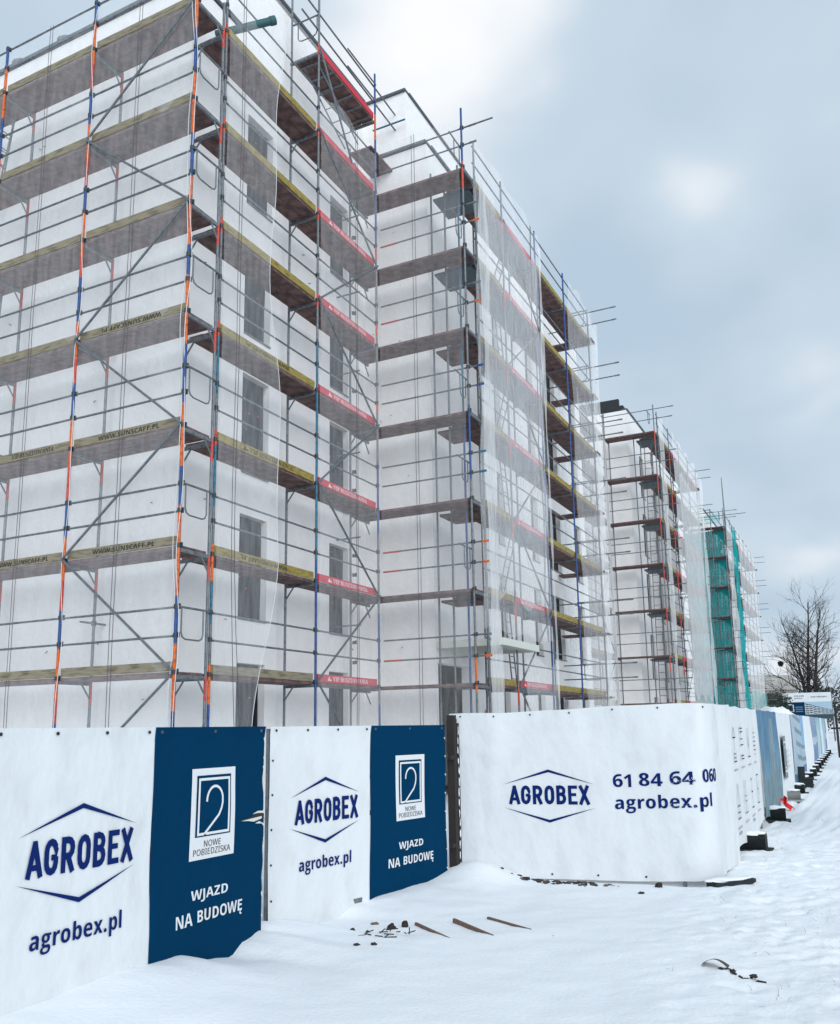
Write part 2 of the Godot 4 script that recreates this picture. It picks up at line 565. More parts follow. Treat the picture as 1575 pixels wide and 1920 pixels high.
func scheme_of(kind: String, y1: float) -> Array:
	var s := []
	match kind:
		"painted":
			s.append([0.0, "blue"])
			for k in range(1, 9):
				s.append([lev(k) - 0.72 + 0.12 * sin(k * 2.1), "orange"])
				s.append([lev(k) + 0.5 + 0.15 * sin(k * 3.7), "blue"])
		"faded":
			s.append([0.0, "blue"])
			for k in range(1, 9):
				s.append([lev(k) - 0.85 + 0.1 * sin(k * 1.7), "red_pole"])
				s.append([lev(k) - 0.35, "orange"])
				s.append([lev(k) + 0.45 + 0.1 * sin(k * 2.9), "blue"])
		"mixed":
			s.append([0.0, "blue"])
			for k in range(1, 9):
				s.append([lev(k) - (0.12 if k > 2 else 0.5), "red_pole" if k > 2 else "orange"])
				s.append([lev(k) + 0.15, "galv"])
				if k < 4:
					s.append([lev(k) + 0.8, "teal"])
		"half_blue":
			s = [[0.0, "blue"], [5.2, "teal"], [9.9, "galv"]]
			for k in range(5, 9):
				s.append([lev(k) - 0.18, "red_pole"])
				s.append([lev(k) + 0.12, "galv"])
		"inner_corner":
			s = [[0.0, "blue"], [2.4, "galv"], [3.2, "blue"], [4.4, "galv"], [6.2, "blue"], [7.9, "galv"], [9.1, "red_pole"], [9.35, "galv"], [11.0, "red_pole"], [11.3, "galv"], [13.0, "red_pole"], [13.3, "blue"], [16.2, "orange"], [16.9, "blue"]]
		"blue":
			s = [[0.0, "blue"]]
		"teal":
			s = [[0.0, "teal"]]
		"grey_red":
			s.append([0.0, "galv"])
			for k in range(1, 9):
				s.append([lev(k) - 0.75, "red_pole"])
				s.append([lev(k) + 0.05, "galv"])
		"grey_blue":
			s = [[0.0, "galv"], [2.6, "orange"], [3.4, "galv"], [7.2, "blue"], [8.9, "galv"], [14.2, "red_pole"], [14.9, "blue"]]
		"galv_tip":
			s.append([0.0, "galv"])
			for k in range(1, 9):
				s.append([lev(k) - 0.45, "red_pole"])
				s.append([lev(k) - 0.05, "galv"])
		_:
			s = [[0.0, kind]]
	return s

func scaffold(label: String, at: Vector3, turn: float, c: Dictionary) -> Node3D:
	# local x along the face, +z outward, poles at z = 0 (outer) and z = -width (inner)
	var o := thing("scaffold", label, "scaffold", at, turn, c.get("group", "scaffolds along the buildings"))
	var fr: Array = c.frames
	var w: float = c.get("width", 0.73)
	var top: float = c.get("top", 15.85)
	var levels: Array = c.get("levels", [1, 2, 3, 4, 5, 6, 7])
	var outer: Array = c.get("outer", [])
	var inner: Array = c.get("inner", [])
	var r: float = c.get("radius", 0.025)
	var near: bool = c.get("near", false)
	var ext: float = c.get("rail_beyond", 0.0)
	var before: float = c.get("rail_before", 0.0)
	for i in fr.size():
		var ok: String = outer[i % outer.size()] if outer.size() else "galv"
		var ik: String = inner[i % inner.size()] if inner.size() else "galv"
		var ytop: float = c.tops[i] if c.has("tops") else top
		if ok != "none":
			bands(o, fr[i], 0.0, 0.0, ytop, scheme_of(ok, ytop), r)
		if ik != "none":
			bands(o, fr[i], -w, 0.0, c.get("inner_top", top - 1.0), scheme_of(ik, top), r)
		for k in levels:
			block(o, "transom", Vector3(fr[i], lev(k) - 0.085, -w / 2), Vector3(0.045, 0.055, w - 0.05), M.galv)
			if near:
				rod(o, "gusset", Vector3(fr[i], lev(k) - 0.36, -w), Vector3(fr[i], lev(k) - 0.1, -w + 0.2), 0.016, M.galv)
				for yy in [lev(k) - 0.02, lev(k) + 0.55, lev(k) + 1.0]:
					if yy < ytop:
						rod(o, "coupler", Vector3(fr[i], yy - 0.035, 0), Vector3(fr[i], yy + 0.035, 0), r + 0.012, M.dark_steel)
						block(o, "wedge", Vector3(fr[i] + 0.02, yy + 0.01, -0.045), Vector3(0.035, 0.085, 0.03), M.dark_steel)
	for b in fr.size() - 1:
		var x0: float = fr[b]
		var x1: float = fr[b + 1]
		for k in levels:
			var y := lev(k)
			var dk: String = c.deck.call(b, k) if c.has("deck") else "deck"
			if dk != "":
				var n := 2 if w < 0.9 else 3
				var pw := (w - 0.10) / n
				for q in n:
					var zc := -0.05 - pw * (q + 0.5)
					var sag := rng.randf_range(-0.006, 0.006)
					block(o, "deck_board", Vector3((x0 + x1) / 2, y - 0.03 + sag, zc), Vector3(x1 - x0 - 0.03, 0.055, pw - 0.012), M[dk])
			var tk: String = c.toe.call(b, k) if c.has("toe") else ""
			if tk != "":
				var tb := block(o, "toe_board", Vector3((x0 + x1) / 2, y + 0.075, -0.045), Vector3(x1 - x0 - 0.09, 0.15, 0.03), M[tk])
				var say: Array = c.say.call(b, k) if c.has("say") else []
				if say.size():
					var zt := -0.028
					var bx := Rect2(x0 + say[1], y + 0.03, say[2], 0.085)
					var tris := text_tris(say[0], say[4], bx, say[3])
					var f := func(u: float, v: float) -> Vector3: return Vector3(u, v, zt)
					var lettering := part(o, "toe_board_lettering", flat_mesh(tris, f), M[say[5]])
					if say.size() > 6:
						var lx: float = x0 + say[1] - 0.2
						var lt := fan_tris([Vector2(lx, y + 0.03), Vector2(lx + 0.15, y + 0.03), Vector2(lx + 0.13, y + 0.07), Vector2(lx + 0.1, y + 0.05), Vector2(lx + 0.06, y + 0.12)])
						part(o, "toe_board_emblem", flat_mesh(lt, f), M[say[5]])
			if c.get("rails", true) and not (c.has("no_rail") and c.no_rail.call(b, k)):
				for dy in [0.55, 1.0]:
					var xa := x0
					var xb := x1
					if b == fr.size() - 2:
						xb += ext * (1.0 if dy > 0.8 or not c.get("uneven", false) else 0.9)
					if b == 0:
						xa -= before
					var rail_mat: Material = M[c.get("rail", "galv")]
					var sg := -0.012 * rng.randf()
					rod(o, "guard_rail", Vector3(xa, y + dy + sg, -0.04), Vector3(xb, y + dy + sg * 0.3, -0.04), 0.019, rail_mat)
					if ext > 0.05 and b == fr.size() - 2:
						var tip: String = c.tip.call(k, dy) if c.has("tip") else "galv"
						block(o, "rail_end", Vector3(xb + 0.05, y + dy + sg * 0.3, -0.04), Vector3(0.18, 0.05, 0.014), M[tip])
						if tip == "orange":
							rod(o, "guard_rail", Vector3(xa + 0.03, y + dy + sg, -0.04), Vector3(xa + 0.45, y + dy + sg, -0.04), 0.0215, M.red_pole)
	for q in c.get("braces", []):
		rod(o, "brace", Vector3(q[0], q[1], 0.045), Vector3(q[2], q[3], 0.045), 0.0225, M[c.get("brace_mat", "galv")])
	return o

func hoop(o: Node, x: float, y: float, w: float, z0 := -0.08, m := "galv") -> void:
	# a U-shaped end guard hanging in the plane across the frame
	var p := []
	var h := 0.5
	var zA := z0
	var zB := -w + 0.14
	p.append(Vector3(x, y, zA))
	p.append(Vector3(x, y - h + 0.1, zA))
	p.append(Vector3(x, y - h + 0.03, zA - 0.03))
	p.append(Vector3(x, y - h, zA - 0.1))
	p.append(Vector3(x, y - h, zB + 0.1))
	p.append(Vector3(x, y - h + 0.03, zB + 0.03))
	p.append(Vector3(x, y - h + 0.1, zB))
	p.append(Vector3(x, y, zB))
	part(o, "end_guard", tube_path(p, 0.014), M[m])
	rod(o, "end_guard", Vector3(x, y, 0.0), Vector3(x, y, -w), 0.019, M[m])

func ladder(o: Node, a: Vector3, b: Vector3, across: Vector3, m := "galv", w := 0.34) -> void:
	var l := Node3D.new()
	l.name = "ladder"
	o.add_child(l, true)
	var h := across.normalized() * w / 2
	rod(l, "stile", a - h, b - h, 0.017, M[m])
	rod(l, "stile", a + h, b + h, 0.017, M[m])
	var n := int((b - a).length() / 0.29)
	for i in range(1, n):
		var p := a.lerp(b, float(i) / n)
		rod(l, "rung", p - h, p + h, 0.012, M[m])

func net(called: String, label: String, a: Vector2, b: Vector2, y0: float, y1: float, m: String, c := {}) -> MeshInstance3D:
	# a hanging mesh sheet from plan point a to b (x, z)
	var l := a.distance_to(b)
	var d := (b - a) / l
	var nrm := Vector2(d.y, -d.x) * (-1.0)
	var amp: float = c.get("amp", 0.03)
	var seed_: float = c.get("seed", 1.0)
	var ragged: float = c.get("ragged", 0.0)
	var edge: float = c.get("edge", 0.0)
	var pinch: float = c.get("pinch", 1.0)
	var f := func(u: float, v: float) -> Vector3:
		var uu := u
		if edge > 0.0 and u > 0.6:
			uu += edge / l * (u - 0.6) / 0.4 * (sin(v * 9.0 + seed_) * 0.6 + sin(v * 23.0 + seed_ * 2.0) * 0.3 - maxf(0.0, 0.22 - v) * 5.0)
		var wv := sin(u * l * 2.4 + seed_ + v * 1.5) * 0.5 + sin(u * l * 6.1 + seed_ * 3.0 + v * 4.0) * 0.35 + sin(v * 19.0 + u * 3.0 + seed_) * 0.35
		# tied at every lift, so it bellies between
		var belly := absf(sin(v * (y1 - y0) / 2.0 * PI))
		var p := a + d * l * uu + nrm * (amp * wv * (0.35 + 0.65 * belly))
		if pinch < 1.0:
			var mid := a + d * l * 0.5
			var k := lerpf(pinch, 1.0, absf(sin(v * (y1 - y0) * 0.55 + seed_)))
			p = mid + (p - mid) * k
		var y := lerpf(y0, y1, v)
		y -= ragged * (0.5 + 0.5 * sin(u * l * 3.1 + seed_)) * (smoothstep(0.9, 1.0, v) - smoothstep(0.1, 0.0, v) * 0.8)
		return Vector3(p.x, y, p.y)
	var o := part(self, numbered(called), sheet(f, maxi(8, int(l * 10.0)), int((y1 - y0) * 4.0)), M[m])
	tag(o, label, "net", "safety nets hung on the scaffolds")
	if c.get("hem", false):
		var hp := []
		for k in 60:
			hp.append(f.call(1.0, k / 59.0))
		part(o, "hem", tube_path(hp, 0.006, 4), M.white_cord)
	for s in c.get("seams", []):
		for q in [-0.035, 0.035]:
			var pts := []
			var st: float = s / l + q / l
			for k in 25:
				var v := k / 24.0
				var drift: float = 0.0
				if c.get("loose", 0.0) > 0.0 and v < 0.3:
					drift = c.get("loose", 0.0) * pow((0.3 - v) / 0.3, 2.0) / l * (1.0 + q * 5.0)
				pts.append(f.call(clampf(st + drift, 0.0, 1.0), v) + Vector3(nrm.x, 0, nrm.y) * 0.012)
			part(o, "seam", tube_path(pts, 0.006, 4), M.cord)
	return o

# ---------------------------------------------------------------- snow ground
func table(t: Array, x: float) -> float:
	if x <= t[0][0]:
		return t[0][1]
	for i in t.size() - 1:
		if x <= t[i + 1][0]:
			return lerpf(t[i][1], t[i + 1][1], smoothstep(t[i][0], t[i + 1][0], x))
	return t[-1][1]

var gate_snow := [[2.0, 0.14], [4.4, 0.13], [4.9, 0.145], [5.6, 0.125], [6.05, 0.02], [6.3, -0.02], [6.5, 0.08], [6.7, 0.13], [6.86, 0.075], [7.0, 0.11], [7.35, 0.07], [7.55, -0.08], [8.1, -0.07], [8.4, 0.0], [8.8, 0.05], [9.4, 0.08], [10.4, 0.1], [10.8, 0.12], [11.3, 0.0]]

func gate_z(x: float) -> float:
	if x < 6.9:
		return -5.0
	return -5.28 + 0.2 * (x - 7.2)

func ground(x: float, z: float) -> float:
	var h := wob.get_noise_2d(x * 22.0, z * 22.0) * 0.035 + wob.get_noise_2d(x * 70.0 + 40.0, z * 70.0) * 0.010
	# trodden and rough towards the path
	var path := smoothstep(-2.6, -0.8, z + 0.12 * (x - 9.0)) * smoothstep(60.0, 20.0, x)
	h += path * (wob.get_noise_2d(x * 330.0, z * 330.0) * 0.020 + wob.get_noise_2d(x * 800.0, z * 800.0) * 0.010)
	if path > 0.01 and x < 40.0:
		var pit := smoothstep(0.42, 0.08, pits.get_noise_2d(x, z * 1.25) + 1.0)
		var pit2 := smoothstep(0.45, 0.05, pits.get_noise_2d(x * 2.3 + 50.0, z * 2.6) + 1.0)
		var patch := smoothstep(-0.1, 0.25, wob.get_noise_2d(x * 45.0, z * 55.0 + 300.0))
		h += path * (0.35 + 0.65 * patch) * (0.014 - 0.045 * pit - 0.022 * pit2)
	h += (1.0 - path) * wob.get_noise_2d(x * 190.0, z * 120.0) * 0.006
	if x < 11.4:
		var dz := z - gate_z(x)
		if dz > -0.6:
			h += table(gate_snow, x) * exp(-pow(maxf(dz, 0.0) / 0.75, 2.0)) * smoothstep(-0.6, -0.2, dz)
		# drift round the gate post
		h += 0.16 * exp(-(pow((x - 10.35) / 0.45, 2.0) + pow((z + 4.45) / 0.4, 2.0)))
	# hollow where wind and feet keep the fence foot clear
	h -= 0.07 * exp(-pow((z - (-5.0 + (x - 10.8) * 4.0)) / 9.0, 2.0)) * exp(-pow((x - (10.85 + (z + 4.95) * 0.16)) / 0.28, 2.0)) * smoothstep(-4.6, -4.1, z) * smoothstep(-1.6, -2.0, z)
	if z < -5.6 and x > 3.0 and x < 90.0:
		h += 0.25 * smoothstep(-5.6, -8.0, z)
	return h

func spaced(lo: float, hi: float, fine0: float, fine1: float, step: float) -> Array:
	var out := []
	var x := fine0
	while x < fine1:
		out.append(x)
		x += step
	var g := step
	while x < hi:
		out.append(x)
		g = minf(g * 1.16, 80.0)
		x += g
	out.append(hi)
	g = step
	x = fine0 - g
	var low := []
	while x > lo:
		low.append(x)
		g = minf(g * 1.22, 80.0)
		x -= g
	low.append(lo)
	low.reverse()
	return low + out

func build_ground() -> void:
	var xs := spaced(-300.0, 900.0, 2.2, 15.0, 0.06)
	var zs := spaced(-500.0, 500.0, -5.8, 3.2, 0.06)
	var st := SurfaceTool.new()
	st.begin(Mesh.PRIMITIVE_TRIANGLES)
	for z in zs:
		for x in xs:
			st.add_vertex(Vector3(x, ground(x, z), z))
	var w := xs.size()
	for j in zs.size() - 1:
		for i in w - 1:
			var a := j * w + i
			st.add_index(a); st.add_index(a + 1); st.add_index(a + w + 1)
			st.add_index(a); st.add_index(a + w + 1); st.add_index(a + w)
	st.generate_normals()
	structure("snow_ground", st.commit(), M.snow)

func lump(r: Vector3, seed_: int, rough := 0.25, n := 10) -> ArrayMesh:
	var fn := FastNoiseLite.new()
	fn.seed = seed_
	fn.frequency = 0.9
	var f := func(u: float, v: float) -> Vector3:
		var a := u * TAU
		var b := (v - 0.5) * PI
		var d := Vector3(cos(a) * cos(b), sin(b), sin(a) * cos(b))
		var k := 1.0 + rough * fn.get_noise_3dv(d * 2.2) * 2.0
		return d * r * k
	return sheet(f, n, maxi(5, n / 2))

# ---------------------------------------------------------------- ready
func _ready() -> void:
	rng.seed = 20240117
	wob.seed = 3
	wob.frequency = 0.02
	wob.fractal_octaves = 3
	pits.seed = 9
	pits.noise_type = FastNoiseLite.TYPE_CELLULAR
	pits.fractal_type = FastNoiseLite.FRACTAL_NONE
	pits.frequency = 3.2
	pits.cellular_return_type = FastNoiseLite.RETURN_DISTANCE
	# camera
	var cam := Camera3D.new()
	cam.name = "camera"
	cam.transform = Transform3D(Basis.from_euler(Vector3(0.1825, -1.1081, -0.0164), EULER_ORDER_YXZ), Vector3(0, 1.85, 0))
	cam.projection = Camera3D.PROJECTION_FRUSTUM
	cam.near = 0.1
	cam.far = 3000.0
	cam.size = 0.1 * 1920.0 / 1639.26
	cam.frustum_offset = Vector2(0.0, 0.1 * 105.0 / 1639.26)
	cam.current = true
	add_child(cam)
	# sky, exposure and a veiled sun
	var env := Environment.new()
	env.background_mode = Environment.BG_SKY
	var sky := Sky.new()
	var sm := PanoramaSkyMaterial.new()
	sm.panorama = sky_panorama()
	sky.sky_material = sm
	env.sky = sky
	env.background_energy_multiplier = 1.0
	env.tonemap_mode = Environment.TONE_MAPPER_LINEAR
	env.tonemap_exposure = 1.52
	env.sdfgi_enabled = true
	env.ssao_enabled = true
	env.ssil_enabled = true
	var we := WorldEnvironment.new()
	we.name = "world_environment"
	we.environment = env
	add_child(we)
	var sun := DirectionalLight3D.new()
	sun.name = "sun"
	sun.light_energy = 0.5
	sun.light_angular_distance = 60.0
	sun.light_color = Color(0.965, 0.98, 1.0)
	sun.shadow_enabled = true
	add_child(sun)
	sun.look_at_from_position(Vector3.ZERO, -Vector3(-0.62, 0.32, 0.62))

	unit_tube = make_tube(7)
	unit_tube_fine = make_tube(10)
	unit_box = BoxMesh.new()
	unit_box.size = Vector3.ONE
	materials()

	build_ground()
	build_near_building()
	build_far_buildings()
	build_near_scaffolds()
	build_far_scaffolds()
	build_nets()
	build_gates()
	build_front_fence()
	build_side_fence()
	build_background()
	build_debris()

# ---------------------------------------------------------------- buildings
const PIPE0 := Vector3(11.62, 15.25, -10.05)
const PIPE1 := Vector3(12.35, 15.805, -9.2)
const FLOORS := [3.14, 6.03, 8.93, 11.83, 14.73]

func facade_holes(cols: Array, x_off: float) -> Array:
	var holes := []
	for c in cols:
		for i in FLOORS.size():
			var t: float = FLOORS[i]
			holes.append([c[0] - x_off, t - 2.07 if i > 0 or c.size() > 2 else 0.3, c[1] - x_off, t])
	return holes

func build_near_building() -> void:
	var b := thing("apartment_building", "white plastered apartment block whose gable faces the site gate", "building", Vector3.ZERO, 0.0, "white apartment blocks behind the fence")
	# gable wall
	wall(b, Vector3(11.4, 0, -26.0), -PI / 2, 15.25, 16.5)
	block(b, "coping", Vector3(11.5, 16.56, -18.25), Vector3(0.34, 0.07, 15.7), M.coping)
	# recessed long wall with two columns of windows
	var hb := facade_holes([[13.17, 14.05], [16.38, 17.2]], 11.4)
	wall(b, Vector3(11.4, 0, -10.45), 0.0, 6.57, 16.5, hb)
	for h in hb:
		window_in(b, Vector3(11.4, 0, -10.45), 0.0, h[0], h[1], h[2], h[3])
	block(b, "coping", Vector3(12.2, 16.56, -10.57), Vector3(1.4, 0.07, 0.34), M.coping)
	# storey above, set in from the gable
	wall(b, Vector3(12.95, 16.5, -10.45), 0.0, 5.1, 1.87)
	wall(b, Vector3(12.95, 16.5, -12.2), -PI / 2, 1.45, 1.87)
	wall(b, Vector3(18.05, 16.5, -12.2), PI, 5.1, 1.87)
	block(b, "coping", Vector3(15.45, 18.40, -10.55), Vector3(5.15, 0.06, 0.32), M.coping)
	block(b, "roof", Vector3(15.5, 18.3, -11.3), Vector3(5.0, 0.1, 1.7), M.snow)
	# projecting bay: short return wall and street wall
	wall(b, Vector3(17.97, 0, -10.45), -PI / 2, 1.55, 16.5)
	var hd := facade_holes([[22.15, 22.65, 0], [24.95, 25.6, 0], [26.6, 27.9, 0], [29.6, 30.4, 0]], 17.97)
	hd.append([0.12, 0.0, 2.1, 3.35])
	wall(b, Vector3(17.97, 0, -8.6), 0.0, 13.0, 16.5, hd)
	for i in hd.size() - 1:
		var h: Array = hd[i]
		window_in(b, Vector3(17.97, 0, -8.6), 0.0, h[0], h[1], h[2], h[3])
	wall(b, Vector3(30.97, 0, -8.9), PI / 2, 17.0, 16.5)
	block(b, "coping", Vector3(18.05, 16.56, -9.53), Vector3(0.3, 0.06, 1.9), M.galv)
	block(b, "coping", Vector3(24.6, 16.56, -8.69), Vector3(12.8, 0.06, 0.3), M.galv)
	# its set-back top storey
	wall(b, Vector3(18.04, 16.5, -12.2), -PI / 2, 2.7, 1.78)
	wall(b, Vector3(18.04, 16.5, -9.2), 0.0, 12.0, 1.78)
	block(b, "coping", Vector3(18.1, 18.31, -10.7), Vector3(0.26, 0.06, 3.04), M.coping)
	block(b, "coping", Vector3(24.15, 18.31, -9.27), Vector3(11.9, 0.06, 0.24), M.coping)
	block(b, "roof", Vector3(24.1, 18.2, -10.7), Vector3(11.8, 0.1, 2.8), M.snow)
	block(b, "roof", Vector3(21.3, 16.3, -18.3), Vector3(19.4, 0.2, 15.3), M.snow)
	block(b, "roof", Vector3(24.5, 16.3, -9.6), Vector3(12.8, 0.2, 1.8), M.snow)
	wall(b, Vector3(30.97, 0, -26.0), PI, 19.57, 16.5)
	# fixings left sticking out of the plaster
	var ra := RandomNumberGenerator.new()
	ra.seed = 77
	for i in 34:
		var y := 2.4 + ra.randf() * 12.0
		if i < 18:
			var z := -10.7 - ra.randf() * 5.0
			rod(b, "anchor", Vector3(11.41, y, z), Vector3(11.33, y - 0.09 * ra.randf(), z + 0.03), 0.008, M.ink)
		elif i < 26:
			var z := -10.2 + ra.randf() * 1.4
			rod(b, "anchor", Vector3(17.98, y, z), Vector3(17.9, y - 0.09 * ra.randf(), z + 0.02), 0.008, M.ink)
		else:
			var x := 11.6 + ra.randf() * 6.0
			rod(b, "anchor", Vector3(x, y, -10.46), Vector3(x - 0.02, y - 0.08 * ra.randf(), -10.38), 0.008, M.ink)
	# entrance: recess lined in grey, a door, and the concrete canopy over it
	block(b, "entrance_lining", Vector3(19.1, 1.6, -9.75), Vector3(2.2, 3.6, 0.1), M.plaster)
	block(b, "entrance_lining", Vector3(18.02, 1.7, -9.25), Vector3(0.06, 3.3, 0.9), M.plaster)
	var door := Node3D.new()
	door.name = "door"
	b.add_child(door, true)
	block(door, "frame", Vector3(18.55, 1.5, -9.5), Vector3(0.09, 2.7, 0.09), M.anthracite)
	block(door, "frame", Vector3(19.55, 1.5, -9.5), Vector3(0.09, 2.7, 0.09), M.anthracite)
	block(door, "frame", Vector3(19.05, 2.8, -9.5), Vector3(0.91, 0.09, 0.09), M.galv)
	block(door, "panel", Vector3(19.05, 1.4, -9.55), Vector3(0.9, 2.6, 0.05), M.canopy)
	block(door, "handle", Vector3(19.42, 1.35, -9.49), Vector3(0.03, 0.3, 0.04), M.galv)
	var cn := block(b, "canopy", Vector3(19.18, 3.735, -7.77), Vector3(2.36, 0.16, 1.65), M.canopy)
	part(b, "canopy_snow", lump(Vector3(1.16, 0.05, 0.80), 5, 0.1, 24), M.snow, Transform3D(Basis(), Vector3(19.18, 3.815, -7.77)))
	for v in [[13.0, -15.9], [13.0, -17.5]]:
		rod(b, "roof_vent", Vector3(v[0], 16.4, v[1]), Vector3(v[0], 18.45, v[1]), 0.17, M.galv)
		part(b, "roof_vent", lump(Vector3(0.26, 0.16, 0.26), 2, 0.05, 14), M.galv, Transform3D(Basis(), Vector3(v[0], 18.5, v[1])))
	# overflow pipe that sticks out over the scaffold
	var p := thing("drain_pipe", "dark teal plastic pipe sticking out over the roof edge scaffold", "pipe")
	rod(p, "tube", PIPE0, PIPE1, 0.075, M.pipe, true)
	rod(p, "socket", PIPE1 + (PIPE0 - PIPE1) * 0.08, PIPE1 + (PIPE1 - PIPE0) * 0.01, 0.088, M.pipe, true)

func block_row(label: String, x0: float, top_black: bool, x_end: float) -> void:
	# a further block of the same design: recessed wall, return at x0 + 1, street wall
	var b := thing("apartment_building", label, "building", Vector3.ZERO, 0.0, "white apartment blocks behind the fence")
	wall(b, Vector3(x0 - 6.6, 0, -10.45), 0.0, 7.6, 16.3, facade_holes([[x0 - 5.4, x0 - 4.5], [x0 - 2.2, x0 - 1.3]], x0 - 6.6))
	for h in facade_holes([[x0 - 5.4, x0 - 4.5], [x0 - 2.2, x0 - 1.3]], x0 - 6.6):
		window_in(b, Vector3(x0 - 6.6, 0, -10.45), 0.0, h[0], h[1], h[2], h[3])
	wall(b, Vector3(x0 + 1.0, 0, -10.45), -PI / 2, 1.55, 16.33)
	var cols := []
	var x := x0 + 3.2
	while x < x_end - 1.5:
		cols.append([x, x + 0.9, 0])
		x += 2.9
	var hs := facade_holes(cols, x0 + 1.0)
	wall(b, Vector3(x0 + 1.0, 0, -8.6), 0.0, x_end - x0 - 1.0, 16.33, hs)
	for h in hs:
		window_in(b, Vector3(x0 + 1.0, 0, -8.6), 0.0, h[0], h[1], h[2], h[3])
	wall(b, Vector3(x_end, 0, -8.9), PI / 2, 17.0, 16.33)
	block(b, "roof", Vector3((x0 + x_end) / 2 - 2.8, 16.2, -18.0), Vector3(x_end - x0 + 7.0, 0.2, 15.0), M.snow)
	block(b, "roof", Vector3((x0 + x_end) / 2 + 0.5, 16.2, -9.6), Vector3(x_end - x0 - 1.2, 0.2, 1.8), M.snow)
	block(b, "coping", Vector3((x0 + x_end) / 2 + 0.5, 16.37, -8.68), Vector3(x_end - x0 - 1.0, 0.07, 0.28), M.coping)
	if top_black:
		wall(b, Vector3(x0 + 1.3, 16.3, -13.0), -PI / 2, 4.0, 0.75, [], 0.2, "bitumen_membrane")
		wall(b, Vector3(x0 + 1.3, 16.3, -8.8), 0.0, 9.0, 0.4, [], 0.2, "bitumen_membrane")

func build_far_buildings() -> void:
	block_row("white apartment block with black roof upstand, between the gabled block and the green netted one", 38.0, true, 52.4)
	block_row("last apartment block of the row, wrapped in green netting", 59.6, false, 79.0)

